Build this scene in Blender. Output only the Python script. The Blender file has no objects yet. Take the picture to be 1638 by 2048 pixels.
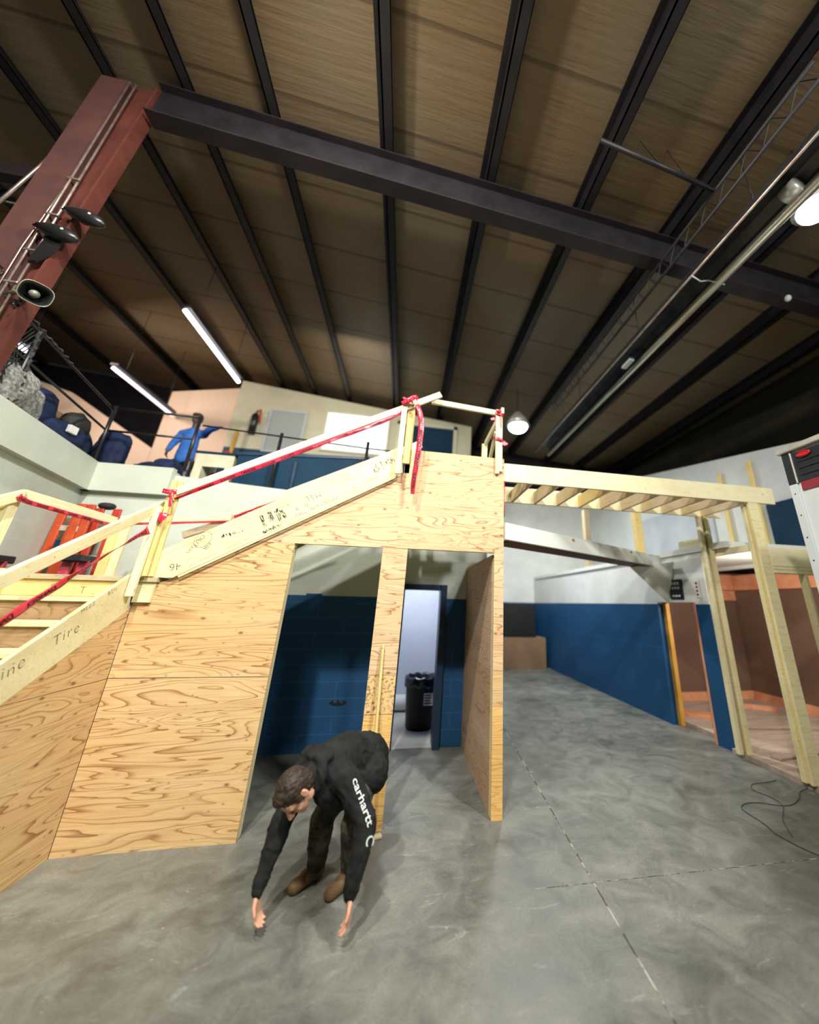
import bpy, bmesh, math, random
from mathutils import Vector, Matrix, noise
from mathutils.bvhtree import BVHTree
random.seed(7)
S = bpy.context.scene
COL = S.collection
V = Vector

# ------------------------------------------------------------------ camera
cd = bpy.data.cameras.new('camera')
cam = bpy.data.objects.new('camera', cd)
COL.objects.link(cam)
S.camera = cam
R0 = V((0.9791, -0.2020, 0.0222)); R1 = V((0.0910, 0.3382, -0.9367)); R2 = V((0.1817, 0.9191, 0.3496))
m = Matrix((R0, -R1, -R2)).transposed().to_4x4()
m.translation = V((0, 0, 1.88))
cam.matrix_world = m
cd.sensor_fit = 'HORIZONTAL'
cd.sensor_width = 36.0
cd.lens = 36.0 * 744.9 / 1638.0
cd.shift_x = (819 - 969.6) / 1638.0
cd.shift_y = (929.5 - 1024) / 1638.0
cd.clip_start = 0.05
cd.dof.use_dof = True
cd.dof.focus_distance = 3.4
cd.dof.aperture_fstop = 0.50

# ------------------------------------------------------------------ world, exposure, main lights
w = bpy.data.worlds.new('world'); S.world = w; w.use_nodes = True
w.node_tree.nodes['Background'].inputs[0].default_value = (0.80, 0.86, 1.0, 1)
w.node_tree.nodes['Background'].inputs[1].default_value = 0.045
S.view_settings.view_transform = 'Standard'
S.view_settings.look = 'None'
S.view_settings.exposure = 0.0
S.view_settings.gamma = 1.0
S.view_settings.use_curve_mapping = False
S.cycles.use_denoising = True
S.cycles.max_bounces = 7
S.cycles.diffuse_bounces = 4
S.cycles.caustics_reflective = False
S.cycles.caustics_refractive = False
S.cycles.sample_clamp_indirect = 6.0

def area(name, loc, target, size, power, color=(1, 1, 1), spread=180):
    l = bpy.data.lights.new(name, 'AREA'); l.shape = 'DISK'; l.size = size
    l.energy = power; l.color = color; l.spread = math.radians(spread)
    o = bpy.data.objects.new(name, l); COL.objects.link(o)
    o.location = loc
    o.rotation_euler = (V(target) - V(loc)).to_track_quat('-Z', 'Y').to_euler()
    return o
area('bay_and_fill_light', (-1.5, -2.1, 7.3), (-0.6, 4.3, 1.5), 0.35, 600, (1.0, 0.96, 0.88))
area('bay_and_fill_light', (-1.9, 0.8, 7.5), (-1.2, 4.6, 2.2), 0.22, 330, (1.0, 0.96, 0.88))
area('bay_and_fill_light', (4.5, -2.6, 7.2), (1.5, 4.6, 0.8), 0.9, 330, (1.0, 0.98, 0.94))  # added fill lamp, large and soft, from the right
area('bay_and_fill_light', (3.0, 0.4, 7.3), (-4.2, 5.0, 2.0), 0.5, 175, (1.0, 0.98, 0.94), 100)  # added lamp, brightens the left wall and the stair side cladding
area('bay_and_fill_light', (3.0, 9.6, 6.5), (3.0, 9.6, 0), 0.6, 300, (0.95, 0.98, 1.0), 150)
area('bay_and_fill_light', (-2.0, 8.2, 7.6), (-2.0, 12.0, 5.4), 0.8, 95, (1.0, 0.95, 0.84))  # added lamp, brightens the cream loft wall
area('bay_and_fill_light', (-8.5, 8.8, 7.2), (-7.0, 12.0, 5.5), 0.8, 150, (1.0, 0.86, 0.74))  # added warm fill for the beige loft walls
area('room_and_fill_light', (0.35, 7.3, 2.72), (0.35, 7.2, 0), 0.9, 38, (0.86, 0.90, 1.0))
area('room_and_fill_light', (5.9, 5.0, 2.45), (6.1, 8.0, 1.7), 0.5, 62, (1.0, 0.9, 0.8))  # added fill, aimed to brighten the copper bands and brown sheeting

# ------------------------------------------------------------------ helpers
W = {}
def root(name, label, cat, loc=(0, 0, 0), group=None):
    o = bpy.data.objects.new(name, None); COL.objects.link(o)
    o.empty_display_size = 0.2
    o.location = loc; o['label'] = label; o['category'] = cat
    if group: o['group'] = group
    W[o.name] = Matrix.Translation(V(loc))
    return o
def tag(o, label, cat, group=None):
    o['label'] = label; o['category'] = cat
    if group: o['group'] = group
    return o
def put(name, me, mat, parent=None, M=None):
    M = M or Matrix.Identity(4)
    o = bpy.data.objects.new(name, me); COL.objects.link(o)
    if mat is not None and not me.materials: me.materials.append(mat)
    if parent is not None:
        o.parent = parent
        o.matrix_parent_inverse = W[parent.name].inverted()
    o.matrix_basis = M
    W[o.name] = M.copy()
    if parent is None and mat in STRUCT: pass
    return o
STRUCT = ()
def struct(o):
    o['kind'] = 'structure'; return o
def from_bm(bm, name='m', smooth=False):
    me = bpy.data.meshes.new(name)
    bmesh.ops.recalc_face_normals(bm, faces=bm.faces)
    bm.to_mesh(me); bm.free()
    if smooth:
        for p in me.polygons: p.use_smooth = True
    return me
def bm_box(bm, x0, x1, y0, y1, z0, z1):
    vs = [bm.verts.new((x, y, z)) for x in (x0, x1) for y in (y0, y1) for z in (z0, z1)]
    for f in ((0, 1, 3, 2), (4, 6, 7, 5), (0, 4, 5, 1), (2, 3, 7, 6), (0, 2, 6, 4), (1, 5, 7, 3)):
        bm.faces.new([vs[i] for i in f])
    return vs
def box(name, x0, x1, y0, y1, z0, z1, mat, parent=None, bev=0.003):
    c = V(((x0 + x1) / 2, (y0 + y1) / 2, (z0 + z1) / 2))
    bm = bmesh.new()
    bm_box(bm, x0 - c.x, x1 - c.x, y0 - c.y, y1 - c.y, z0 - c.z, z1 - c.z)
    if bev: bmesh.ops.bevel(bm, geom=bm.edges[:], offset=bev, segments=1, affect='EDGES')
    return put(name, from_bm(bm, name), mat, parent, Matrix.Translation(c))
def board(name, a, b, wd, th, mat, parent=None, up=(0, 0, 1), bev=0.003):
    """board with its length on local x, width (wd) along local z (towards up), thickness th on local y"""
    a = V(a); b = V(b); d = b - a; L = d.length; x = d.normalized()
    up = V(up); y = up.cross(x).normalized(); z = x.cross(y).normalized()
    bm = bmesh.new()
    bm_box(bm, -L / 2, L / 2, -th / 2, th / 2, -wd / 2, wd / 2)
    if bev: bmesh.ops.bevel(bm, geom=bm.edges[:], offset=bev, segments=1, affect='EDGES')
    M = Matrix((x, y, z)).transposed().to_4x4(); M.translation = (a + b) / 2
    return put(name, from_bm(bm, name), mat, parent, M)
def prism(name, pts, axis, t0, t1, mat, parent=None, org=None):
    """polygon extruded along axis; pts are (x,z) for axis y, (y,z) for axis x, (x,y) for axis z"""
    def P(p, t):
        return {'x': (t, p[0], p[1]), 'y': (p[0], t, p[1]), 'z': (p[0], p[1], t)}[axis]
    o = V(org) if org else V(P(pts[0], t0))
    bm = bmesh.new()
    A = [bm.verts.new(V(P(p, t0)) - o) for p in pts]; B = [bm.verts.new(V(P(p, t1)) - o) for p in pts]
    n = len(pts)
    bm.faces.new(A); bm.faces.new(B[::-1])
    for i in range(n): bm.faces.new((A[i], A[(i + 1) % n], B[(i + 1) % n], B[i]))
    return put(name, from_bm(bm, name), mat, parent, Matrix.Translation(o))
def bm_tube(bm, pts, r, seg=10, caps=True):
    pts = [V(p) for p in pts]; rs = r if isinstance(r, (list, tuple)) else [r] * len(pts)
    rings = []; up = None
    for i, p in enumerate(pts):
        t = (pts[min(i + 1, len(pts) - 1)] - pts[max(i - 1, 0)]).normalized()
        if up is None:
            up = V((0, 0, 1)) if abs(t.z) < 0.9 else V((1, 0, 0))
        a = t.cross(up).normalized(); up = a.cross(t).normalized()
        rings.append([bm.verts.new(p + (a * math.cos(k * 2 * math.pi / seg) + up * math.sin(k * 2 * math.pi / seg)) * rs[i]) for k in range(seg)])
    for A, B in zip(rings, rings[1:]):
        for k in range(seg): bm.faces.new((A[k], A[(k + 1) % seg], B[(k + 1) % seg], B[k]))
    if caps:
        bm.faces.new(rings[0][::-1]); bm.faces.new(rings[-1])
def tube(name, pts, r, mat, parent=None, seg=10, smooth=True):
    bm = bmesh.new(); bm_tube(bm, pts, r, seg)
    return put(name, from_bm(bm, name, smooth), mat, parent)
def bm_ell(bm, c, r, M=None, seg=20, rings=12):
    M = M or Matrix.Identity(3)
    res = bmesh.ops.create_uvsphere(bm, u_segments=seg, v_segments=rings, radius=1.0)
    c = V(c)
    for v in res['verts']:
        v.co = c + M @ V((v.co.x * r[0], v.co.y * r[1], v.co.z * r[2]))
def bm_cap(bm, a, ra, b, rb, seg=16):
    """tapered capsule, closed"""
    a = V(a); b = V(b); d = b - a; L = d.length; x = d / L
    up = V((0, 0, 1)) if abs(x.z) < 0.9 else V((1, 0, 0))
    u = x.cross(up).normalized(); v = u.cross(x).normalized()
    prof = []
    n = 5
    for i in range(n): 
        th = math.pi / 2 * (1 - (i + 0.35) / n)
        prof.append((-ra * math.sin(th), ra * math.cos(th)))
    prof.append((0, ra)); prof.append((L / 2, (ra + rb) / 2)); prof.append((L, rb))
    for i in range(n):
        th = math.pi / 2 * ((i + 0.65) / n)
        prof.append((L + rb * math.sin(th), rb * math.cos(th)))
    rings = [[bm.verts.new(a + x * s + (u * math.cos(k * 2 * math.pi / seg) + v * math.sin(k * 2 * math.pi / seg)) * max(r, 1e-4)) for k in range(seg)] for s, r in prof]
    for A, B in zip(rings, rings[1:]):
        for k in range(seg): bm.faces.new((A[k], A[(k + 1) % seg], B[(k + 1) % seg], B[k]))
    bm.faces.new(rings[0][::-1]); bm.faces.new(rings[-1])
def remeshed(name, bm, voxel, mat, parent=None, smooth=4, disp=None):
    """join overlapping volumes into one continuous skin"""
    me = from_bm(bm, name)
    o = bpy.data.objects.new(name + '_tmp', me); COL.objects.link(o)
    r = o.modifiers.new('r', 'REMESH'); r.mode = 'VOXEL'; r.voxel_size = voxel; r.use_smooth_shade = True
    s = o.modifiers.new('s', 'SMOOTH'); s.iterations = smooth; s.factor = 0.5
    dg = bpy.context.evaluated_depsgraph_get(); dg.update()
    me2 = bpy.data.meshes.new_from_object(o.evaluated_get(dg))
    bpy.data.objects.remove(o)
    if disp:
        for v in me2.vertices:
            v.co = v.co + v.normal * disp(v.co)
    for p in me2.polygons: p.use_smooth = True
    me2.materials.clear()
    return put(name, me2, mat, parent)
def text(name, body, size, mat, parent, org, ux, uz, ext=0.0008, sx=1.0, align='LEFT', shear=0.0, spacing=1.0, wiggle=0):
    """flat lettering: org = start of baseline, ux = reading direction, uz = up direction of the letters"""
    cu = bpy.data.curves.new(name, 'FONT'); cu.body = body; cu.size = size; cu.extrude = ext
    cu.align_x = align; cu.shear = shear; cu.space_character = spacing
    if name == 'handwriting': cu.offset = -size * 0.022
    t = bpy.data.objects.new(name + '_tmp', cu); COL.objects.link(t)
    dg = bpy.context.evaluated_depsgraph_get(); dg.update()
    me = bpy.data.meshes.new_from_object(t.evaluated_get(dg))
    bpy.data.objects.remove(t)
    for v in me.vertices:
        v.co.x *= sx
        if wiggle: v.co.y += wiggle * math.sin(v.co.x * 23) + wiggle * 0.5 * math.sin(v.co.x * 51 + 1)
    me.materials.clear()
    ux = V(ux).normalized(); uz = V(uz); n = ux.cross(uz).normalized(); uz = n.cross(ux).normalized()
    M = Matrix((ux, uz, n)).transposed().to_4x4(); M.translation = V(org)
    return put(name, me, mat, parent, M)

# ------------------------------------------------------------------ materials
def base_mat(name, color=(0.8, 0.8, 0.8), rough=0.6, metal=0.0, spec=0.3):
    m = bpy.data.materials.new(name); m.use_nodes = True
    b = m.node_tree.nodes['Principled BSDF']
    b.inputs['Base Color'].default_value = (*color, 1); b.inputs['Roughness'].default_value = rough
    b.inputs['Metallic'].default_value = metal; b.inputs['Specular IOR Level'].default_value = spec
    return m, m.node_tree.nodes, m.node_tree.links, b
def N(nodes, t, **kw):
    n = nodes.new(t)
    for k, v in kw.items(): setattr(n, k, v)
    return n
def ramp(nodes, stops, interp='LINEAR'):
    r = nodes.new('ShaderNodeValToRGB'); r.color_ramp.interpolation = interp
    e = r.color_ramp.elements
    e[0].position, e[0].color = stops[0][0], (*stops[0][1], 1)
    e[1].position, e[1].color = stops[-1][0], (*stops[-1][1], 1)
    for p, c in stops[1:-1]:
        x = e.new(p); x.color = (*c, 1)
    return r
def mixc(nodes, links, a, b, f, mode='MIX'):
    x = nodes.new('ShaderNodeMix'); x.data_type = 'RGBA'; x.blend_type = mode
    for s, i in ((a, 6), (b, 7), (f, 0)):
        if hasattr(s, 'is_output') or isinstance(s, bpy.types.NodeSocket): links.new(s, x.inputs[i])
        elif i == 0: x.inputs[0].default_value = s
        else: x.inputs[i].default_value = (*s, 1)
    return x.outputs[2]
def coords(nodes, links, scale=(1, 1, 1), rnd=13.0):
    tc = nodes.new('ShaderNodeTexCoord'); oi = nodes.new('ShaderNodeObjectInfo')
    mu = nodes.new('ShaderNodeMath'); mu.operation = 'MULTIPLY'; mu.inputs[1].default_value = rnd
    links.new(oi.outputs['Random'], mu.inputs[0])
    ad = nodes.new('ShaderNodeVectorMath'); ad.operation = 'ADD'
    links.new(tc.outputs['Object'], ad.inputs[0]); links.new(mu.outputs[0], ad.inputs[1])
    mp = nodes.new('ShaderNodeMapping'); mp.inputs['Scale'].default_value = scale
    links.new(ad.outputs[0], mp.inputs[0])
    return mp.outputs[0], ad.outputs[0], oi
def noise_tex(nodes, links, vec, scale, detail=3, rough=0.5, dist=0.0):
    n = nodes.new('ShaderNodeTexNoise'); n.inputs['Scale'].default_value = scale
    n.inputs['Detail'].default_value = detail; n.inputs['Roughness'].default_value = rough
    n.inputs['Distortion'].default_value = dist
    links.new(vec, n.inputs['Vector']); return n.outputs['Fac']
def math_n(nodes, links, op, a, b=None, clamp=False):
    x = nodes.new('ShaderNodeMath'); x.operation = op; x.use_clamp = clamp
    for i, s in enumerate((a, b)):
        if s is None: continue
        if isinstance(s, (int, float)): x.inputs[i].default_value = s
        else: links.new(s, x.inputs[i])
    return x.outputs[0]
def bump(nodes, links, b, h, strength=0.3, dist=0.01):
    bp = nodes.new('ShaderNodeBump'); bp.inputs['Strength'].default_value = strength; bp.inputs['Distance'].default_value = dist
    links.new(h, bp.inputs['Height']); links.new(bp.outputs[0], b.inputs['Normal'])

def plywood(name, axis, light, dark, line, knots=1.0):
    m, n, l, b = base_mat(name, light, 0.62, 0, 0.25)
    sc = {'x': (0.52, 1, 4.6), 'y': (1, 0.52, 4.6), 'z': (4.6, 1, 0.52)}[axis]
    vec, raw, oi = coords(n, l, sc)
    nz = noise_tex(n, l, vec, 0.95, 2.5, 0.45, 0.6)
    fr = math_n(n, l, 'FRACT', math_n(n, l, 'MULTIPLY', nz, 22.0))
    ln = ramp(n, [(0.0, (1, 1, 1)), (0.08, (0.72, 0.72, 0.72)), (0.26, (0.14, 0.14, 0.14)), (0.8, (0, 0, 0)), (1.0, (0.15, 0.15, 0.15))])
    l.new(fr, ln.inputs[0])
    patch = noise_tex(n, l, vec, 0.7, 2, 0.5)
    pr = ramp(n, [(0.36, (0, 0, 0)), (0.66, (1, 1, 1))]); l.new(patch, pr.inputs[0])
    c = mixc(n, l, light, dark, pr.outputs[0])
    # strength of cathedral lines varies over the sheet
    st = ramp(n, [(0.30, (0.25, 0.25, 0.25)), (0.55, (1, 1, 1))]); l.new(noise_tex(n, l, vec, 1.6, 1, 0.5), st.inputs[0])
    c = mixc(n, l, c, line, math_n(n, l, 'MULTIPLY', ln.outputs[0], st.outputs[0]))
    sc2 = {'x': (3, 3, 110), 'y': (3, 3, 110), 'z': (110, 3, 3)}[axis]
    mp = n.new('ShaderNodeMapping'); mp.inputs['Scale'].default_value = sc2; l.new(raw, mp.inputs[0])
    fib = ramp(n, [(0.3, (0.80, 0.80, 0.80)), (0.62, (1, 1, 1))]); l.new(noise_tex(n, l, mp.outputs[0], 1.0, 3, 0.6), fib.inputs[0])
    c = mixc(n, l, c, fib.outputs[0], 0.9, 'MULTIPLY')
    for s, th, k in ((2.9, 0.060, 0.95), (7.5, 0.095, 0.8), (15.0, 0.10, 0.55)):
        mp2 = n.new('ShaderNodeMapping')
        mp2.inputs['Scale'].default_value = {'x': (0.55, 1, 1), 'y': (1, 0.55, 1), 'z': (1, 1, 0.55)}[axis]; l.new(raw, mp2.inputs[0])
        vo = n.new('ShaderNodeTexVoronoi'); vo.inputs['Scale'].default_value = s; vo.voronoi_dimensions = '3D'
        vo.inputs['Randomness'].default_value = 1.0
        l.new(mp2.outputs[0], vo.inputs['Vector'])
        kr = ramp(n, [(0.0, (1, 1, 1)), (th * 0.6, (0.9, 0.9, 0.9)), (th, (0.25, 0.25, 0.25)), (th * 1.7, (0, 0, 0))]); l.new(vo.outputs['Distance'], kr.inputs[0])
        c = mixc(n, l, c, (0.13, 0.055, 0.02), math_n(n, l, 'MULTIPLY', kr.outputs[0], k * knots))
    l.new(c, b.inputs['Base Color'])
    bump(n, l, b, fib.outputs[0], 0.15, 0.002)
    return m
PLY_L = (0.70, 0.500, 0.250); PLY_D = (0.67, 0.430, 0.185); PLY_LN = (0.30, 0.130, 0.038)
M_PLYX = plywood('plywood_front', 'x', PLY_L, PLY_D, PLY_LN)
M_PLYP = plywood('plywood_pale', 'x', (0.74, 0.545, 0.325), (0.71, 0.47, 0.255), (0.32, 0.150, 0.060))
M_PLYY = plywood('plywood_side', 'y', PLY_L, PLY_D, PLY_LN)
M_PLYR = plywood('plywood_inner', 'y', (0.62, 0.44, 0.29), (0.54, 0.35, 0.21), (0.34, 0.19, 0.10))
M_PLYG = plywood('plywood_golden', 'x', (0.80, 0.52, 0.19), (0.76, 0.46, 0.15), (0.50, 0.26, 0.06), 0.5)
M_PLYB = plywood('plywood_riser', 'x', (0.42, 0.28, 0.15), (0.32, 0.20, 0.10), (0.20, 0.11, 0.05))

def lumber(name, light, dark, knot=0.6):
    m, n, l, b = base_mat(name, light, 0.6, 0, 0.25)
    vec, raw, oi = coords(n, l, (1.2, 14, 14))
    nz = noise_tex(n, l, vec, 1.1, 3, 0.5, 0.5)
    fr = math_n(n, l, 'FRACT', math_n(n, l, 'MULTIPLY', nz, 6.0))
    ln = ramp(n, [(0.0, (0.8, 0.8, 0.8)), (0.2, (0.15, 0.15, 0.15)), (1.0, (0, 0, 0))]); l.new(fr, ln.inputs[0])
    c = mixc(n, l, light, dark, math_n(n, l, 'MULTIPLY', ln.outputs[0], 0.85))
    pt = ramp(n, [(0.45, (0, 0, 0)), (0.75, (1, 1, 1))]); l.new(noise_tex(n, l, raw, 3.0, 3, 0.6), pt.inputs[0])
    c = mixc(n, l, c, dark, math_n(n, l, 'MULTIPLY', pt.outputs[0], 0.45))
    for s, th in ((3.2, 0.05), (11.0, 0.07)):
        vo = n.new('ShaderNodeTexVoronoi'); vo.inputs['Scale'].default_value = s; l.new(raw, vo.inputs['Vector'])
        kr = ramp(n, [(0.0, (1, 1, 1)), (th, (0.5, 0.5, 0.5)), (th * 1.5, (0, 0, 0))]); l.new(vo.outputs['Distance'], kr.inputs[0])
        c = mixc(n, l, c, (0.12, 0.07, 0.03), math_n(n, l, 'MULTIPLY', kr.outputs[0], knot))
    l.new(c, b.inputs['Base Color'])
    return m
M_LUM = lumber('pale_spruce', (0.75, 0.69, 0.41), (0.54, 0.43, 0.20))
M_LUMY = lumber('yellow_pine', (0.76, 0.60, 0.25), (0.56, 0.38, 0.11), 0.8)
M_LUMG = lumber('grey_lumber', (0.50, 0.42, 0.27), (0.33, 0.25, 0.14), 0.8)
M_LUMW = lumber('white_spruce', (0.76, 0.71, 0.46), (0.64, 0.55, 0.31), 0.4)
M_JST = lumber('joist_lumber', (0.66, 0.52, 0.32), (0.46, 0.32, 0.16), 0.5)

def wall_mat(name, top, bot, zsplit, axis='x', joint=(0.62, 0.66, 0.56), bw=0.8, bh=0.205, vary=0.0):
    m, n, l, b = base_mat(name, top, 0.55, 0, 0.3)
    tc = n.new('ShaderNodeTexCoord'); sp = n.new('ShaderNodeSeparateXYZ'); l.new(tc.outputs['Object'], sp.inputs[0])
    cb = n.new('ShaderNodeCombineXYZ'); l.new(sp.outputs[0 if axis == 'x' else 1], cb.inputs[0]); l.new(sp.outputs[2], cb.inputs[1])
    br = n.new('ShaderNodeTexBrick'); l.new(cb.outputs[0], br.inputs['Vector'])
    br.inputs['Scale'].default_value = 1.0; br.inputs['Brick Width'].default_value = bw; br.inputs['Row Height'].default_value = bh
    br.inputs['Mortar Size'].default_value = 0.004; br.inputs['Mortar Smooth'].default_value = 0.4
    gt = n.new('ShaderNodeMath'); gt.operation = 'GREATER_THAN'; l.new(sp.outputs[2], gt.inputs[0]); gt.inputs[1].default_value = zsplit
    nz = noise_tex(n, l, tc.outputs['Object'], 1.7, 4, 0.6)
    rr = ramp(n, [(0.3, (0.88, 0.88, 0.88)), (0.7, (1.05, 1.05, 1.05))]); l.new(nz, rr.inputs[0])
    c = mixc(n, l, bot, top, gt.outputs[0])
    c = mixc(n, l, c, rr.outputs[0], 1.0, 'MULTIPLY')
    jb = tuple(min(1, x * 1.9 + 0.01) for x in bot)
    jc = mixc(n, l, jb, joint, gt.outputs[0])
    c = mixc(n, l, c, jc, math_n(n, l, 'MULTIPLY', br.outputs['Fac'], 0.75))
    l.new(c, b.inputs['Base Color'])
    bump(n, l, b, br.outputs['Fac'], -0.25, 0.004)
    return m
WHITE = (0.55, 0.60, 0.52); BLUE = (0.014, 0.075, 0.185)
M_WALLX = wall_mat('painted_block_back', WHITE, BLUE, 1.94, 'x')
M_WALLY = wall_mat('painted_block_side', WHITE, BLUE, 1.90, 'y')
M_WALLR = wall_mat('painted_wall_right', (0.74, 0.76, 0.72), (0.011, 0.072, 0.18), 1.95, 'y', bw=3, bh=1.2)
M_WALLF = wall_mat('loft_wall_paint', (0.52, 0.49, 0.35), (0.010, 0.036, 0.07), 6.25, 'x', bw=4, bh=1.4)
M_PINK = base_mat('beige_plaster', (0.66, 0.48, 0.36), 0.8)[0]

def noisy(name, c0, c1, scale=4, rough=0.6, metal=0, spec=0.3, stretch=(1, 1, 1), detail=4, lo=0.35, hi=0.65, bmp=0):
    m, n, l, b = base_mat(name, c0, rough, metal, spec)
    vec, raw, oi = coords(n, l, stretch)
    f = noise_tex(n, l, vec, scale, detail, 0.6)
    r = ramp(n, [(lo, c0), (hi, c1)]); l.new(f, r.inputs[0]); l.new(r.outputs[0], b.inputs['Base Color'])
    if bmp: bump(n, l, b, f, bmp, 0.01)
    return m
def concrete():
    m, n, l, b = base_mat('concrete_slab', (0.14, 0.14, 0.13), 0.42, 0, 0.35)
    tc = n.new('ShaderNodeTexCoord'); v = tc.outputs['Object']
    a = noise_tex(n, l, v, 0.55, 5, 0.62, 0.4)
    r = ramp(n, [(0.32, (0.085, 0.088, 0.076)), (0.50, (0.148, 0.153, 0.132)), (0.68, (0.215, 0.220, 0.190))]); l.new(a, r.inputs[0])
    a2 = noise_tex(n, l, v, 3.3, 6, 0.7, 0.8)
    r2 = ramp(n, [(0.32, (0.62, 0.62, 0.62)), (0.62, (1.15, 1.15, 1.15))]); l.new(a2, r2.inputs[0])
    c = mixc(n, l, r.outputs[0], r2.outputs[0], 1.0, 'MULTIPLY')
    a3 = noise_tex(n, l, v, 60, 3, 0.7)
    r3 = ramp(n, [(0.3, (0.85, 0.85, 0.85)), (0.7, (1.12, 1.12, 1.12))]); l.new(a3, r3.inputs[0])
    c = mixc(n, l, c, r3.outputs[0], 1.0, 'MULTIPLY')
    # pale scuffs and specks
    mp = n.new('ShaderNodeMapping'); mp.inputs['Scale'].default_value = (1.0, 3.5, 1); mp.inputs['Rotation'].default_value = (0, 0, 0.5); l.new(v, mp.inputs[0])
    a4 = noise_tex(n, l, mp.outputs[0], 2.2, 7, 0.75, 1.5)
    r4 = ramp(n, [(0.60, (0, 0, 0)), (0.72, (0.5, 0.5, 0.5)), (0.8, (0.8, 0.8, 0.8))]); l.new(a4, r4.inputs[0])
    c = mixc(n, l, c, (0.42, 0.44, 0.40), r4.outputs[0])
    vo = n.new('ShaderNodeTexVoronoi'); vo.inputs['Scale'].default_value = 4.2; l.new(v, vo.inputs['Vector'])
    r5 = ramp(n, [(0.0, (1, 1, 1)), (0.022, (0.8, 0.8, 0.8)), (0.03, (0, 0, 0))]); l.new(vo.outputs['Distance'], r5.inputs[0])
    c = mixc(n, l, c, (0.6, 0.62, 0.58), math_n(n, l, 'MULTIPLY', r5.outputs[0], 0.6))
    l.new(c, b.inputs['Base Color'])
    rr = ramp(n, [(0.3, (0.32, 0.32, 0.32)), (0.7, (0.62, 0.62, 0.62))]); l.new(a2, rr.inputs[0]); l.new(rr.outputs[0], b.inputs['Roughness'])
    bump(n, l, b, a3, 0.08, 0.004)
    return m
M_CONC = concrete()
def deck_mat():
    m, n, l, b = base_mat('roof_insulation_facing', (0.30, 0.23, 0.15), 0.55, 0, 0.4)
    tc = n.new('ShaderNodeTexCoord'); v = tc.outputs['Object']
    r = ramp(n, [(0.35, (0.185, 0.115, 0.054)), (0.65, (0.215, 0.163, 0.100))]); l.new(noise_tex(n, l, v, 0.35, 3, 0.5), r.inputs[0])
    sp = n.new('ShaderNodeSeparateXYZ'); l.new(v, sp.inputs[0])
    fr = math_n(n, l, 'FRACT', math_n(n, l, 'MULTIPLY', sp.outputs[1], 0.82))
    s = ramp(n, [(0.0, (0.55, 0.55, 0.55)), (0.035, (0.6, 0.6, 0.6)), (0.06, (1, 1, 1)), (1.0, (1, 1, 1))]); l.new(fr, s.inputs[0])
    c = mixc(n, l, r.outputs[0], s.outputs[0], 1.0, 'MULTIPLY')
    l.new(c, b.inputs['Base Color'])
    mp = n.new('ShaderNodeMapping'); mp.inputs['Scale'].default_value = (0.6, 6, 1); l.new(v, mp.inputs[0])
    bump(n, l, b, noise_tex(n, l, mp.outputs[0], 1.5, 3, 0.6), 0.35, 0.03)
    return m
M_DECK = deck_mat()
M_STEEL = noisy('dark_steel', (0.008, 0.007, 0.009), (0.016, 0.014, 0.017), 3, 0.5, 0.0, 0.4)
M_RAFT = noisy('maroon_grey_steel', (0.016, 0.012, 0.014), (0.030, 0.020, 0.024), 2, 0.5, 0.0, 0.4)
M_RED = noisy('red_oxide_paint', (0.075, 0.021, 0.016), (0.11, 0.032, 0.023), 2.5, 0.5, 0, 0.35)
M_REDL = noisy('pale_red_oxide_paint', (0.075, 0.034, 0.032), (0.105, 0.045, 0.038), 2.5, 0.5, 0, 0.35)  # paler, greyer red than the web, for the front flange
M_COND = noisy('conduit_metal', (0.30, 0.22, 0.18), (0.50, 0.42, 0.36), 9, 0.35, 0.7)
M_BLACK = base_mat('black_metal', (0.012, 0.012, 0.012), 0.35, 0, 0.5)[0]
M_RUBBER = base_mat('black_rubber', (0.02, 0.02, 0.02), 0.7)[0]
M_GREY = noisy('grey_green_metal', (0.13, 0.14, 0.10), (0.22, 0.23, 0.17), 14, 0.4, 0.2)
M_TAPE = noisy('red_danger_tape', (0.42, 0.005, 0.022), (0.64, 0.028, 0.070), 8, 0.28, 0, 0.6, (1, 1, 1), 3)
M_TAPEP = noisy('pink_tape', (0.88, 0.16, 0.27), (0.80, 0.06, 0.12), 8, 0.28, 0, 0.6)  # plain pink for the loose tape ends
M_INK = base_mat('black_ink', (0.03, 0.006, 0.008), 0.5)[0]
M_PEN = base_mat('pencil_grey', (0.10, 0.085, 0.05), 0.7)[0]
M_SMUDGE = noisy('dirt_smudge', (0.10, 0.085, 0.05), (0.45, 0.38, 0.22), 60, 0.8, 0, 0.1, (1, 1, 1), 3, 0.4, 0.7)
M_GALV = noisy('galvanised_reflector', (0.30, 0.30, 0.27), (0.45, 0.45, 0.38), 3, 0.3, 0.9, 0.5, (1, 0.2, 1))
M_TUBE = noisy('heater_tube', (0.40, 0.37, 0.28), (0.58, 0.55, 0.44), 4, 0.3, 0.8, 0.5, (1, 0.3, 1))
M_OSB = noisy('rough_osb', (0.70, 0.48, 0.22), (0.20, 0.12, 0.05), 38, 0.8, 0, 0.2, (1, 1, 1), 3, 0.50, 0.66)
M_NAVY = noisy('navy_paint', (0.007, 0.026, 0.055), (0.011, 0.040, 0.075), 1.2, 0.6, 0, 0.1)
M_BLUE = noisy('blue_paint', (0.012, 0.060, 0.150), (0.020, 0.085, 0.195), 1.5, 0.45)
M_DKBLUE = noisy('dark_blue_door_paint', (0.012, 0.028, 0.055), (0.02, 0.05, 0.095), 3, 0.4)
M_WHITE = noisy('white_paint', (0.72, 0.76, 0.70), (0.78, 0.80, 0.74), 2, 0.5)
M_TRIM = noisy('pale_green_white_paint', (0.50, 0.54, 0.46), (0.55, 0.59, 0.50), 2, 0.5)
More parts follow.
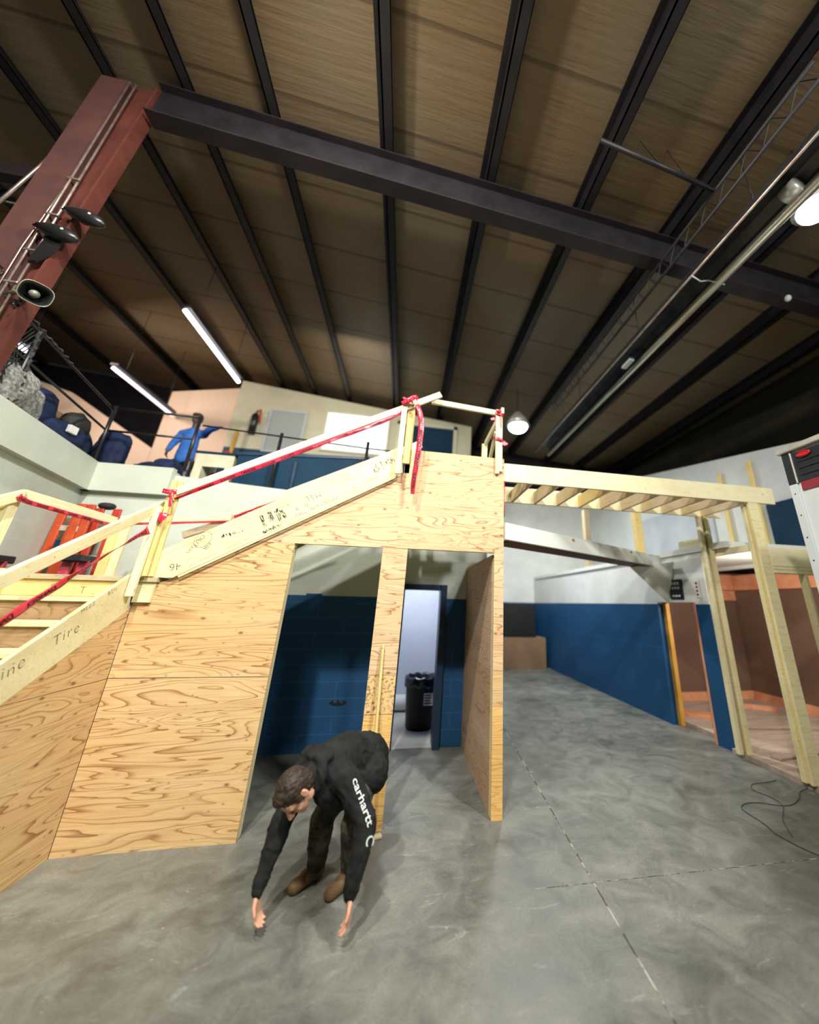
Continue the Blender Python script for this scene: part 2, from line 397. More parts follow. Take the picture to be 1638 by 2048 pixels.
M_LOFTW = noisy('pale_blue_grey_wall', (0.52, 0.56, 0.56), (0.66, 0.68, 0.64), 0.7, 0.6)
M_COOL = noisy('cool_white_plaster', (0.62, 0.66, 0.74), (0.70, 0.73, 0.80), 1.5, 0.6)
M_BROWN = noisy('brown_sheeting', (0.125, 0.072, 0.052), (0.160, 0.098, 0.070), 0.8, 0.35, 0, 0.5)
M_COPPER = noisy('copper_sheeting', (0.55, 0.20, 0.10), (0.72, 0.36, 0.20), 3, 0.35, 0, 0.6)
M_YEL = noisy('amber_jamb', (0.50, 0.26, 0.04), (0.62, 0.36, 0.08), 3, 0.5)
M_DUSTY = noisy('dusty_boards', (0.30, 0.23, 0.18), (0.42, 0.33, 0.27), 2.2, 0.7, 0, 0.2, (0.5, 4, 1))
M_ORANGE = noisy('orange_fibreglass', (0.52, 0.085, 0.022), (0.42, 0.050, 0.018), 6, 0.4, 0, 0.4, (1, 1, 0.4))
M_RED2 = noisy('red_fibreglass', (0.40, 0.030, 0.020), (0.46, 0.055, 0.03), 6, 0.4, 0, 0.4)
M_MAG = noisy('magenta_fibreglass', (0.45, 0.03, 0.07), (0.60, 0.10, 0.14), 9, 0.4, 0, 0.4)
M_ALU = noisy('aluminium', (0.55, 0.55, 0.50), (0.70, 0.70, 0.62), 4, 0.35, 0.5)
M_TRW = noisy('white_trailer_skin', (0.62, 0.68, 0.70), (0.70, 0.75, 0.76), 1.5, 0.35, 0, 0.5, (1, 1, 0.3))
M_TRK = noisy('black_trailer_panel', (0.014, 0.018, 0.024), (0.026, 0.030, 0.038), 2, 0.45, 0, 0.3, (1, 0.2, 3))
M_TRR = noisy('dark_red_trailer_stripe', (0.22, 0.020, 0.035), (0.28, 0.035, 0.05), 3, 0.4)
M_LENS = base_mat('red_lens', (0.55, 0.01, 0.02), 0.12, 0, 0.8)[0]
M_CREAM = noisy('cream_laminate', (0.52, 0.50, 0.36), (0.60, 0.57, 0.42), 3, 0.5)
M_BAG = noisy('dark_blue_bag_cloth', (0.004, 0.007, 0.024), (0.012, 0.024, 0.075), 7, 0.8)
M_BAGG = noisy('grey_mesh_bag', (0.13, 0.13, 0.12), (0.34, 0.34, 0.31), 26, 0.8, 0, 0.2, (1, 1, 1), 4, 0.4, 0.62)
M_CARD = base_mat('brown_cardboard', (0.26, 0.16, 0.09), 0.8)[0]
M_PAPER = base_mat('white_label', (0.72, 0.72, 0.70), 0.6)[0]
M_NET = noisy('black_netting', (0.010, 0.011, 0.010), (0.06, 0.064, 0.056), 50, 0.8)
M_GWALL = noisy('grey_loft_panel', (0.36, 0.40, 0.44), (0.47, 0.50, 0.52), 0.8, 0.5)
M_SKIN = noisy('skin', (0.52, 0.27, 0.175), (0.60, 0.33, 0.22), 14, 0.5, 0, 0.35)
M_HAIR = noisy('dark_brown_hair', (0.016, 0.010, 0.006), (0.055, 0.035, 0.022), 30, 0.6, 0, 0.35, (1, 1, 1), 5, 0.35, 0.7, 0.5)
M_HOOD = noisy('charcoal_fleece', (0.008, 0.009, 0.009), (0.024, 0.026, 0.025), 5, 0.85, 0, 0.15, (1, 1, 1), 5, 0.35, 0.7, 0.25)
M_JEAN = noisy('dirty_grey_work_trousers', (0.022, 0.022, 0.018), (0.12, 0.11, 0.08), 8, 0.85, 0, 0.15, (1, 1, 1), 6, 0.4, 0.68, 0.3)
M_PRINT = base_mat('white_print', (0.60, 0.68, 0.62), 0.7)[0]
M_SHOE = noisy('tan_leather', (0.10, 0.055, 0.025), (0.15, 0.09, 0.04), 12, 0.6)
M_SHIRT = noisy('blue_shirt_cloth', (0.03, 0.12, 0.42), (0.05, 0.18, 0.55), 5, 0.8)
M_CORD = base_mat('dark_grey_cord', (0.05, 0.055, 0.065), 0.5)[0]
def emis(name, col, st, base=(0.8, 0.8, 0.8)):
    m, n, l, b = base_mat(name, base)
    b.inputs['Emission Color'].default_value = (*col, 1); b.inputs['Emission Strength'].default_value = st
    return m
M_TL = emis('lit_fluorescent_tube', (1.0, 0.94, 1.0), 6.0)
M_TL2 = emis('dim_fluorescent_tube', (0.90, 0.80, 0.95), 1.6)
M_BAY = emis('lit_bay_lamp', (0.85, 0.94, 1.0), 14.0)
M_WIN = emis('lit_window', (1.0, 0.98, 0.98), 1.1)
M_WIN2 = emis('dim_lit_window', (0.85, 0.9, 0.85), 0.03, (0.30, 0.32, 0.30))

# ------------------------------------------------------------------ the hall: floor, walls, roof
def H(x): return 8.08 - 0.1 * (x - 0.9)       # underside of the purlins at x
fl = struct(box('floor', -14, 9, -4, 15, -0.3, 0, M_CONC, bev=0)); 
# saw-cut joints in the slab
def cut(name, a, b, wd, mat):
    return struct(board(name, a, b, 0.001, wd, mat, bev=0))
M_JOINT = noisy('joint_filler', (0.055, 0.055, 0.05), (0.40, 0.40, 0.36), 9, 0.8, 0, 0.2, (1, 1, 1), 3, 0.45, 0.62)
cut('trim_1', (1.45, 2.0, 0.0006), (2.25, 13.9, 0.0006), 0.010, M_JOINT)
cut('trim_2', (1.1, 3.36, 0.0006), (4.6, 3.30, 0.0006), 0.007, M_JOINT)

# back wall (y = 6.2) around the door opening
def wallpoly(name, pts, axis, t0, t1, mat): return struct(prism(name, pts, axis, t0, t1, mat, org=(0, 0, 0)))
wallpoly('wall_back', [(-4.66, 0), (-0.02, 0), (-0.02, 2.07), (0.62, 2.07), (0.62, 0), (1.30, 0), (1.30, 3.40), (-1.3, 3.46), (-3.55, 3.60), (-3.62, 3.68), (-4.66, 3.68)], 'y', 6.2, 6.40, M_WALLX)
struct(prism('trim_3', [(-4.66, 3.27), (-3.55, 3.27), (-3.55, 3.685), (-4.66, 3.685)], 'y', 6.10, 6.20, M_TRIM))
# blue paint touched up above the line
struct(box('trim_4', -1.40, -1.18, 6.196, 6.2, 1.93, 1.965, M_BLUE, bev=0))
# left wall, not square to the rest
LA, LB = V((-3.55, 1.62, 0)), V((-4.66, 6.25, 0))
def lwall(name, z0, z1, th, off, mat, a=LA, b=LB):
    d = (b - a).normalized(); nrm = V((d.y, -d.x, 0))   # towards the hall
    if nrm.x < 0: nrm = -nrm
    c = (a + b) / 2 + nrm * (off - th / 2); L = (b - a).length
    bm = bmesh.new(); bm_box(bm, -th / 2, th / 2, -L / 2, L / 2, z0, z1)
    y = d if d.y > 0 else -d; x = V((y.y, -y.x, 0))
    M = Matrix((x, y, V((0, 0, 1)))).transposed().to_4x4(); M.translation = V((c.x, c.y, 0))
    return struct(put(name, from_bm(bm, name), mat, None, M))
lwall('wall_left', 0, 3.27, 0.25, 0, M_WALLY)
lwall('trim_5', 3.27, 3.69, 0.35, 0.10, M_TRIM)
# loft floor slabs
struct(box('floor_loft_back', -14, 1.3, 6.42, 12.2, 3.25, 3.40, M_CONC, bev=0))
struct(prism('floor_loft_left', [(-14, -3), (-3.0, -3), (-3.62, 0.5), (-5.0, 6.40), (-14, 6.40)], 'z', 3.45, 3.62, M_CONC))
# corridor
struct(box('wall_corridor', 1.10, 1.30, 6.42, 14.0, 0, 3.24, M_WALLY, bev=0))
wallpoly('wall_far', [(1.1, 0), (7.1, 0), (7.1, 6.2), (1.1, 5.9)], 'y', 14.0, 14.2, M_WALLR)
wallpoly('wall_right', [(6.75, 0), (13.99, 0), (13.99, 2.76), (5.45, 2.76), (5.45, 0), (5.75, 0), (5.75, 1.98), (6.75, 1.98)], 'x', 4.75, 4.93, M_WALLR)
# far wall of the lofts
wallpoly('wall_loft_back', [(-5.85, 3.41), (1.85, 3.41), (1.85, 7.85), (-5.85, 8.62)], 'y', 12.0, 12.2, M_WALLF)
struct(prism('wall_loft_side', [(-7.75, 3.41), (-5.86, 3.41), (-5.86, 8.35), (-7.75, 7.95)], 'y', 12.05, 12.25, M_PINK))
struct(prism('wall_loft_left', [(-14, 3.41), (-7.76, 3.41), (-7.76, 6.0), (-10.3, 7.55), (-14, 8.6)], 'y', 12.05, 12.25, M_PINK))
# loft over the right-hand room
struct(box('floor_loft_right', 4.72, 7.6, 4.9, 13.9, 2.77, 2.86, M_WHITE, bev=0))
wallpoly('wall_loft_right', [(2.5, 2.7), (13.99, 2.7), (13.99, 6.25), (10.5, 5.85), (5.4, 4.92), (2.5, 4.4)], 'x', 7.0, 7.12, M_LOFTW)
struct(box('wall_hall_left', -14.2, -14.0, -4, 14.4, 0, 9.9, M_NAVY, bev=0))
struct(box('wall_hall_right', 9.0, 9.2, -4, 14.4, 0, 7.6, noisy('dark_cladding', (0.022, 0.020, 0.012), (0.035, 0.030, 0.018), 1, 0.7), bev=0))
struct(prism('wall_hall_back', [(-14, 3.5), (9, 3.5), (9, 7.5), (-14, 9.75)], 'y', 14.4, 14.5, M_STEEL))
# room behind the door
struct(box('wall_closet_back', -0.6, 1.09, 8.3, 8.4, 0, 2.8, M_COOL, bev=0))
struct(box('wall_closet_left', -0.7, -0.6, 6.42, 8.4, 0, 2.8, M_COOL, bev=0))
struct(box('ceiling_closet', -0.7, 1.09, 6.42, 8.4, 2.8, 2.9, M_WHITE, bev=0))
struct(box('floor_closet', -0.6, 1.09, 6.2, 8.3, 0.0, 0.004, noisy('pale_dusty_floor', (0.40, 0.38, 0.33), (0.5, 0.47, 0.40), 3, 0.6), bev=0))
# right-hand room: raised board floor, brown sheeting walls
struct(prism('floor_room_right', [(4.70, 1.0), (9, 1.0), (9, 8.2), (4.95, 8.2), (4.95, 5.44), (4.70, 5.44)], 'z', 0.0, 0.06, M_DUSTY))
struct(box('wall_room_back', 4.94, 8.2, 8.06, 8.16, 0.06, 2.7, M_BROWN, bev=0))
struct(box('wall_room_right', 7.75, 7.85, 3.0, 8.05, 0.06, 2.66, M_BROWN, bev=0))
struct(box('trim_6', 4.95, 7.74, 8.0, 8.055, 2.08, 2.30, M_COPPER))
struct(box('trim_7', 4.95, 7.74, 7.98, 8.055, 2.31, 2.66, M_COPPER))
struct(box('trim_8', 4.95, 7.74, 8.0, 8.055, 0.06, 0.22, M_COPPER))
struct(box('trim_10', 7.69, 7.745, 4.4, 7.97, 2.31, 2.64, M_COPPER)); struct(box('trim_11', 7.70, 7.745, 4.4, 7.97, 0.06, 0.22, M_COPPER))
# amber door jamb of the right-hand opening
struct(box('door_jamb_1', 4.85, 4.93, 6.66, 6.745, 0.0, 1.98, M_YEL))
struct(box('door_jamb_2', 4.74, 4.94, 5.75, 5.79, 0.0, 1.98, M_COPPER))
# roof deck
bm = bmesh.new()
vs = [bm.verts.new((x, y, H(x) + 0.24)) for x, y in ((-14, -3), (10, -3), (10, 14.5), (-14, 14.5))]
vt = [bm.verts.new((v.co.x, v.co.y, v.co.z + 0.1)) for v in vs]
bm.faces.new(vs[::-1]); bm.faces.new(vt)
for i in range(4): bm.faces.new((vs[i], vs[(i + 1) % 4], vt[(i + 1) % 4], vt[i]))
struct(put('ceiling', from_bm(bm, 'ceiling'), M_DECK))
# purlins: Z sections running into the depth
ratios = [-1.75, -1.45, -1.17, -0.90, -0.70, -0.55, -0.385, -0.14, 0.11, 0.376, 0.655, 0.96, 1.235, 1.53, 1.85]
PL = ['dark purlin farthest left, beyond the red column', 'dark purlin passing behind the top of the red column', 'first dark purlin right of the red column, over the dull tube light',
      'second dark purlin right of the red column, ending at the brightest tube light', 'third dark purlin right of the red column, first one right of the brightest tube light',
      'fourth dark purlin right of the red column', 'fifth dark purlin right of the red column, close to the fourth', 'dark purlin just left of the post at the head of the stairs',
      'dark purlin just right of the post at the head of the stairs', 'dark purlin meeting the top of the right guard post', 'dark purlin left of the rod truss and heater, above the round lamp',
      'dark purlin right beside the long heater', 'first dark purlin right of the long heater', 'second dark purlin right of the long heater', 'dark purlin farthest right, above the trailer']
for i, r in enumerate(ratios):
    x = r * 6.29 / (1 + 0.1 * r); z = H(x)
    bm = bmesh.new()
    bm_box(bm, -0.011, 0.011, -2.9, 14.3, 0, 0.235)
    bm_box(bm, -0.011, 0.135, -2.9, 14.3, 0, 0.012)
    bm_box(bm, -0.095, 0.011, -2.9, 14.3, 0.223, 0.235)
    bm_box(bm, 0.125, 0.135, -2.9, 14.3, 0, 0.035)
    o = put('purlin', from_bm(bm, 'purlin'), M_STEEL, None, Matrix.Translation((x, 0, z)))
    tag(o, PL[i], 'roof beam', 'roof purlins')
# main rafter of the steel frame
rf = root('steel_rafter', 'deep dark steel rafter crossing under all the purlins', 'roof beam', (0, 4.0, 7.2))
def Ib(name, x0, x1, zoff0, zoff1, y0, y1, mat, parent):
    bm = bmesh.new()
    v = []
    for x in (x0, x1):
        for y in (y0, y1):
            for zo in (zoff0, zoff1): v.append(bm.verts.new((x, y, H(x) + zo)))
    for f in ((0, 1, 3, 2), (4, 6, 7, 5), (0, 4, 5, 1), (2, 3, 7, 6), (0, 2, 6, 4), (1, 5, 7, 3)): bm.faces.new([v[i] for i in f])
    return put(name, from_bm(bm, name), mat, parent)
Ib('web', -3.98, 9, -0.60, -0.02, 3.97, 3.99, M_STEEL, rf)
Ib('flange', -3.98, 9, -0.62, -0.60, 3.86, 4.10, M_RAFT, rf)
Ib('flange', -3.98, 9, -0.02, -0.001, 3.86, 4.10, M_RAFT, rf)

# ------------------------------------------------------------------ column, conduits, lamps at upper left
cl = root('steel_column', 'red oxide steel column rising at the upper left corner', 'column', (-4.4, 4.05, 3.7))
bm = bmesh.new()
v = []
for (x0, x1, z) in ((-4.70, -4.22, 3.72), (-4.70, -4.05, 8.55)):
    for x in (x0, x1):
        for y in (4.0, 4.03): v.append(bm.verts.new((x, y, z)))
for f in ((0, 2, 3, 1), (4, 5, 7, 6), (0, 1, 5, 4), (2, 6, 7, 3), (0, 4, 6, 2), (1, 3, 7, 5)): bm.faces.new([v[i] for i in f])
put('web', from_bm(bm), M_RED, cl)
prism('flange', [(-4.70, 3.72), (-4.33, 3.72), (-4.36, 8.55), (-4.70, 8.55)], 'y', 3.94, 3.995, M_REDL, cl)
prism('inner_flange', [(-4.22, 3.72), (-4.19, 3.72), (-4.02, 8.55), (-4.05, 8.55)], 'y', 3.95, 4.12, M_RED, cl)
tube('conduit', [(-4.33, 3.92, 3.9), (-4.33, 3.92, 8.5)], 0.012, M_COND, cl)
tube('conduit', [(-4.27, 3.94, 3.9), (-4.27, 3.94, 8.5)], 0.012, M_COND, cl)
tube('conduit', [(-4.38, 3.92, 3.9), (-4.39, 3.92, 5.4), (-4.36, 3.92, 6.0), (-4.34, 3.92, 6.3)], 0.007, M_COND, cl)
for z in (4.9, 5.35, 5.9, 6.5):
    box('conduit_clip', -4.36, -4.24, 3.905, 3.925, z, z + 0.025, M_COND, cl)
# looped cable
pts = [(-4.55 + 0.13 * math.cos(a / 12 * 2 * math.pi), 3.925, 5.02 + 0.11 * math.sin(a / 12 * 2 * math.pi)) for a in range(14)]
tube('cable_loop', pts, 0.006, M_BLACK, cl, 6)
prism('gusset_plate', [(-4.62, 4.0), (-4.33, 3.98), (-4.36, 4.55), (-4.42, 4.88), (-4.62, 4.85)], 'y', 3.88, 3.93, M_RAFT, cl)
# bracing behind the column
br = root('roof_bracing', 'dark braces and thin pipes behind the red column', 'pipes', (-5.2, 4.6, 6.4))
tube('brace', [(-6.6, 5.0, 6.2), (-4.8, 4.5, 8.4)], 0.05, M_STEEL, br)
tube('pipe', [(-5.3, 4.2, 5.6), (-5.0, 4.2, 7.0), (-4.8, 4.2, 8.4)], 0.018, M_COND, br)
tube('pipe', [(-5.6, 4.3, 6.4), (-4.75, 4.2, 6.25)], 0.012, M_COND, br)
box('brace', -6.2, -5.0, 4.35, 4.5, 6.9, 7.1, M_RAFT, br)

def flood(loc, lab, tilt):
    r = root('flood_light', lab, 'lamp', loc, None)
    x, y, z = loc
    bm = bmesh.new()
    prof = [(0.0, 0.035), (0.08, 0.06), (0.22, 0.085), (0.34, 0.07), (0.40, 0.035), (0.42, 0.005)]
    bm_tube(bm, [(x + s, y - 0.02, z - tilt * s) for s, _ in prof], [q for _, q in prof], 16)
    put('lamp_housing', from_bm(bm, 'h', True), M_BLACK, r)
    tube('bracket', [(x - 0.06, y, z + 0.02), (x + 0.03, y, z), (x + 0.12, y, z - 0.10)], 0.014, M_BLACK, r)
    bm = bmesh.new(); bm_ell(bm, (x + 0.30, y - 0.10, z - tilt * 0.3 + 0.01), (0.014, 0.01, 0.014)); put('indicator', from_bm(bm, 'i', True), M_PRINT, r)
flood((-4.16, 3.90, 5.98), 'upper black flood lamp clamped to the red column', 0.30)
flood((-4.30, 3.88, 5.66), 'lower black flood lamp clamped to the red column', 0.25)
prism('bracket', [(-4.26, 5.20), (-4.22, 5.6), (-4.05, 5.58), (-4.10, 5.38), (-4.2, 5.22)], 'y', 3.90, 3.935, M_BLACK, cl)

hs = root('horn_speaker', 'grey-green horn loudspeaker mounted on the red column', 'loudspeaker', (-4.4, 3.9, 4.78))
M = Matrix((V((1, 0, 0)), V((0, 1, 0)), V((0, 0, 1))))
def horn_pt(s): return V((-4.13, 3.93, 4.745)) + V((0.37, -0.29, -0.14)) * s
bm = bmesh.new()
prof = [(0.0, 0.038), (0.25, 0.042), (0.5, 0.05), (0.72, 0.075), (0.90, 0.11), (1.0, 0.122), (1.0, 0.114), (0.9, 0.095), (0.7, 0.05), (0.62, 0.03)]
ax = V((0.37, -0.29, -0.14)).normalized(); u = ax.cross(V((0, 0, 1))).normalized(); vv = u.cross(ax)
rings = []
for s, q in prof:
    rg = []
    for k in range(28):
        a = k * 2 * math.pi / 28; c, sn = math.cos(a), math.sin(a)
        e = (abs(c) ** 3.0 + abs(sn) ** 3.0) ** (-1 / 3.0)
        rg.append(bm.verts.new(horn_pt(s) + (u * c * 0.95 + vv * sn * 0.90) * q * e))
    rings.append(rg)
for A, B in zip(rings, rings[1:]):
    for k in range(28): bm.faces.new((A[k], A[(k + 1) % 28], B[(k + 1) % 28], B[k]))
bm.faces.new(rings[0][::-1]); bm.faces.new(rings[-1])
o = put('horn_bell', from_bm(bm, 'horn', True), M_GREY, hs)
o.data.materials.append(M_BLACK)
for p in o.data.polygons:
    if p.index >= 28 * 6: p.material_index = 1
bm = bmesh.new(); bm_ell(bm, horn_pt(0.86), (0.04, 0.04, 0.04)); put('driver_plug', from_bm(bm, 'p', True), M_GREY, hs)
tube('mount_arm', [(-4.30, 3.95, 4.78), (-4.22, 3.92, 4.80), (-4.12, 3.87, 4.76)], 0.022, M_GREY, hs)

# ------------------------------------------------------------------ fluorescent tubes and lamps
def fl_tube(loc, L, lab, mat, tilt=0.0):
    r = root('fluorescent_light', lab, 'lamp', loc)
    x, y, z = loc
    tube('tube', [(x, y, z), (x, y + L, z + tilt)], 0.045, mat, r, 12)
    box('housing', x - 0.09, x + 0.09, y - 0.02, y + L + 0.02, z + 0.07, z + 0.13, M_STEEL, r)
    for q in (0.15, 0.85): tube('hanger', [(x, y + L * q, z + 0.12), (x, y + L * q, H(x) + (0.0 if abs(x + 4.65) < 0.1 else 0.242))], 0.006, M_STEEL, r, 6)
fl_tube((-4.65, 6.8, 7.08), 2.55, 'bright white tube light nearest the cream loft wall', M_TL)
fl_tube((-7.45, 9.4, 7.08), 2.5, 'duller lilac tube light left of the brightest tube', M_TL2)
fl_tube((-8.98, 8.55, 7.08), 0.55, 'short bright tube light at the far left behind the red column', M_TL)
def bay(loc, lab, R):
    r = root('bay_lamp', lab, 'lamp', loc)
    x, y, z = loc
    bm = bmesh.new(); bm_ell(bm, (x, y, z), (R * 0.8, R * 0.8, R * 0.55)); put('globe', from_bm(bm, 'g', True), M_BAY, r)
    bm = bmesh.new(); bm_tube(bm, [(x, y, z + 0.02), (x, y, z + R * 0.7), (x, y, z + R * 1.3)], [R, R * 0.7, R * 0.25], 20); put('reflector', from_bm(bm, 'r', True), M_ALU, r)
    tube('hanger', [(x, y, z + R * 1.2), (x, y, H(x) + 0.242)], 0.01, M_STEEL, r, 6)
bay((2.88, 9.62, 6.85), 'glowing round bay lamp above the right guard post', 0.36)
bay((4.78, 2.45, 6.78), 'glaring bay lamp at the upper right edge beside the heater', 0.26)
bm = bmesh.new(); bm_ell(bm, (6.0, 3.86, H(6.0) - 0.66), (0.05, 0.05, 0.06)); 
tag(put('small_bulb', from_bm(bm, 'b', True), M_PRINT), 'tiny white bulb under the deep rafter at right', 'lamp')

# ------------------------------------------------------------------ radiant heater
ht = root('radiant_heater', 'long radiant tube heater with metal reflector under the roof', 'heater', (4.05, 5.5, 6.6))
def hx(y): return 3.92 + 0.004 * (y - 1)
bm = bmesh.new()
ring0 = []
secs = [(-0.26, -0.10), (-0.20, 0.04), (-0.10, 0.14), (0.10, 0.14), (0.20, 0.04), (0.26, -0.10)]
for y in (1.2, 10.6):
    ring0.append([bm.verts.new((4.02 + a, y, 6.62 + b)) for a, b in secs] + [bm.verts.new((4.02 + a * 1.05, y, 6.64 + b)) for a, b in secs[::-1]])
for k in range(12): bm.faces.new((ring0[0][k], ring0[0][(k + 1) % 12], ring0[1][(k + 1) % 12], ring0[1][k]))
bm.faces.new(ring0[0][::-1]); bm.faces.new(ring0[1])
put('reflector', from_bm(bm, 'refl'), noisy('dark_grey_reflector', (0.035, 0.035, 0.04), (0.08, 0.08, 0.08), 3, 0.4, 0.5), ht)  # reflector coloured dark grey throughout
tube('heater_tube', [(4.19, 1.2, 6.47), (4.19, 10.6, 6.47)], 0.065, M_TUBE, ht, 16)
tube('edge_rail', [(3.76, 1.2, 6.51), (3.76, 10.6, 6.51)], 0.018, M_COND, ht, 8)
tube('cross_wire', [(3.74, 3.5, 6.50), (3.90, 3.52, 6.44), (4.02, 3.5, 6.47), (4.25, 3.46, 6.40)], 0.010, M_PRINT, ht, 6)
box('control_box', 3.93, 4.03, 5.45, 5.75, 6.43, 6.50, M_PRINT, ht)
tube('collar', [(4.08, 2.15, 6.56), (4.08, 2.32, 6.56)], 0.10, M_ALU, ht, 14)
for y in (2.6, 5.2, 7.8): tube('hanger', [(4.02, y, 6.75), (4.02, y, H(4) + 0.01)], 0.008, M_STEEL, ht, 6)
# open web rod beside the heater
tr = root('rod_truss', 'thin dark rod truss running beside the heater near the top', 'truss', (3.45, 3, 6.6))
for dx, z in ((0, 6.75), (0.02, 7.05)): tube('chord', [(3.52 + dx, 1.4, z), (3.52 + dx, 8.5, z)], 0.022, M_STEEL, tr)
bm = bmesh.new()
for k in range(22):
    y = 1.4 + 0.32 * k
    bm_tube(bm, [(3.52, y, 6.75), (3.54, y + 0.16, 7.05), (3.52, y + 0.32, 6.75)], 0.009, 6)
put('web_rod', from_bm(bm), M_STEEL, tr)
tb = root('cross_truss', 'short dark rod joist crossing near the upper right of the rafter', 'truss', (2.7, 2.7, 7.3))
tube('chord', [(1.9, 2.62, 7.35), (3.5, 2.66, 7.02)], 0.03, M_STEEL, tb)
tube('web_rod', [(2.4, 2.64, 7.25), (2.55, 2.7, 7.75), (2.75, 2.64, 7.18), (2.95, 2.7, 7.7), (3.1, 2.64, 7.1)], 0.008, M_STEEL, tb, 6)

# ------------------------------------------------------------------ loft: windows, door, rails, clutter
wn = struct(root('window_1', 'bright lit window on the cream loft wall', 'window', (-2.0, 11.97, 7.1))); del wn['label']; del wn['category']
def window(nm, x0, x1, z0, z1, matp, matf, y=12.0, fr=0.07):
    r = root(nm, '', '', ((x0 + x1) / 2, y - 0.03, z0)); del r['label']; del r['category']; r['kind'] = 'structure'
    bm = bmesh.new()
    for a in ((x0 - fr, x1 + fr, z1, z1 + fr), (x0 - fr, x1 + fr, z0 - fr, z0), (x0 - fr, x0, z0, z1), (x1, x1 + fr, z0, z1)):
        bm_box(bm, a[0], a[1], y - 0.06, y - 0.002, a[2], a[3])
    put('window_frame', from_bm(bm), matf, r)
    box('window_pane', x0, x1, y - 0.03, y - 0.004, z0, z1, matp, r, bev=0)
    return r
bpy.data.objects.remove(wn)
window('window_1', -3.02, -1.05, 6.46, 7.78, M_WIN, M_CREAM)
window('window_2', -4.72, -3.72, 6.25, 7.62, M_WIN2, M_GWALL)
dr = root('door_1', '', '', (0.3, 11.98, 5.2)); del dr['label']; del dr['category']; dr['kind'] = 'structure'
box('door_panel', -0.62, 1.2, 11.95, 11.995, 3.42, 7.62, M_NAVY, dr)
bm = bmesh.new()
for a in ((-0.74, -0.63), (1.21, 1.33)): bm_box(bm, a[0], a[1], 11.93, 11.995, 3.42, 7.75)
bm_box(bm, -0.74, 1.33, 11.93, 11.995, 7.63, 7.75)
put('door_frame', from_bm(bm), M_CREAM, dr)
ex = root('fire_extinguisher', 'dark red extinguisher on the cream loft wall left of the grey window', 'extinguisher', (-5.15, 11.9, 6.75))
tube('cylinder', [(-5.15, 11.89, 6.72), (-5.15, 11.89, 7.35), (-5.15, 11.89, 7.45)], [0.105, 0.105, 0.03], M_BLACK, ex, 14)
tube('hose', [(-5.15, 11.89, 7.5), (-5.02, 11.84, 7.55), (-4.98, 11.84, 7.1)], 0.03, M_RED2, ex, 8)
ye = root('floor_stand', 'small yellow and red stand by the loft wall corner', 'stand', (-5.55, 11.7, 3.41))
tube('pole', [(-5.6, 11.8, 3.45), (-5.5, 11.8, 6.75)], 0.05, M_YEL, ye); tube('sleeve', [(-5.62, 11.8, 5.2), (-5.59, 11.8, 6.0)], 0.10, M_RED2, ye)

# low navy barrier along the loft edge
bar = root('loft_barrier', 'low navy barrier along the loft edge behind the stairs', 'barrier', (-1, 6.35, 3.45))
prism('panel', [(-2.88, 3.41), (1.28, 3.41), (1.28, 4.34), (-2.88, 4.09)], 'y', 6.42, 6.50, M_NAVY, bar)
prism('cap_rail', [(-2.9, 4.09), (1.3, 4.34), (1.3, 4.39), (-2.9, 4.14)], 'y', 6.40, 6.53, M_DKBLUE, bar)
for x in (-2.0, -0.9, 0.2): box('support', x, x + 0.05, 6.38, 6.418, 3.45, 4.05, M_DKBLUE, bar)
be = root('bench_seating', 'dark blue bench rows on the loft behind the barrier', 'bench', (-2, 8, 3.41))
for k in range(4): box('bench_row', -3.6 if k < 1 else -5.4, 1.2, 8.3 + k * 0.9, 9.15 + k * 0.9, 3.41, 4.0 + k * 0.42, M_NAVY, be)
# cream desk at the corner
dk = root('cream_desk', 'cream cabinet with dark opening on the loft corner', 'cabinet', (-3.2, 6.6, 3.6))
box('top', -3.52, -2.92, 6.45, 6.9, 4.08, 4.12, M_NAVY, dk); box('side_panel', -3.50, -3.38, 6.46, 6.88, 3.41, 4.08, M_CREAM, dk)
box('side_panel', -3.05, -2.94, 6.46, 6.88, 3.41, 4.08, M_CREAM, dk); box('front_panel', -3.38, -3.05, 6.46, 6.50, 3.86, 4.08, M_CREAM, dk)
box('back_panel', -3.38, -3.05, 6.80, 6.88, 3.41, 3.86, M_BLACK, dk)
# steel railings
def railing(nm, lab, pts, zt, zm, z0, posts, grp=None, r=0.018):
    o = root(nm, lab, 'railing', (*pts[0], z0))
    tube('top_rail', [(x, y, zt[i]) for i, (x, y) in enumerate(pts)], r, M_BLACK, o)
    if zm: tube('mid_rail', [(x, y, zm[i]) for i, (x, y) in enumerate(pts)], r * 0.9, M_BLACK, o)
    for x, y in posts: tube('post', [(x, y, z0), (x, y, zt[0])], 0.026, M_BLACK, o)
    return o
railing('steel_railing', 'black pipe railing climbing along the top of the left wall', [(-4.17, 3.9), (-4.70, 6.28)], [4.64, 4.58], [4.27, 4.24], 3.70, [(-4.26, 4.36), (-4.66, 6.2)])
railing('steel_railing', 'black pipe railing from the wall corner to the loft person', [(-4.66, 6.22), (-3.50, 6.26)], [4.62, 4.62], [4.235, 4.235], 3.70, [(-3.50, 6.26)])
railing('steel_railing', 'thin black railing above the navy barrier', [(-3.44, 6.27), (-0.85, 6.29), (1.2, 6.31)], [4.49, 4.37, 4.36], None, 3.45, [(-2.25, 6.28), (-0.85, 6.29)], None, 0.013)
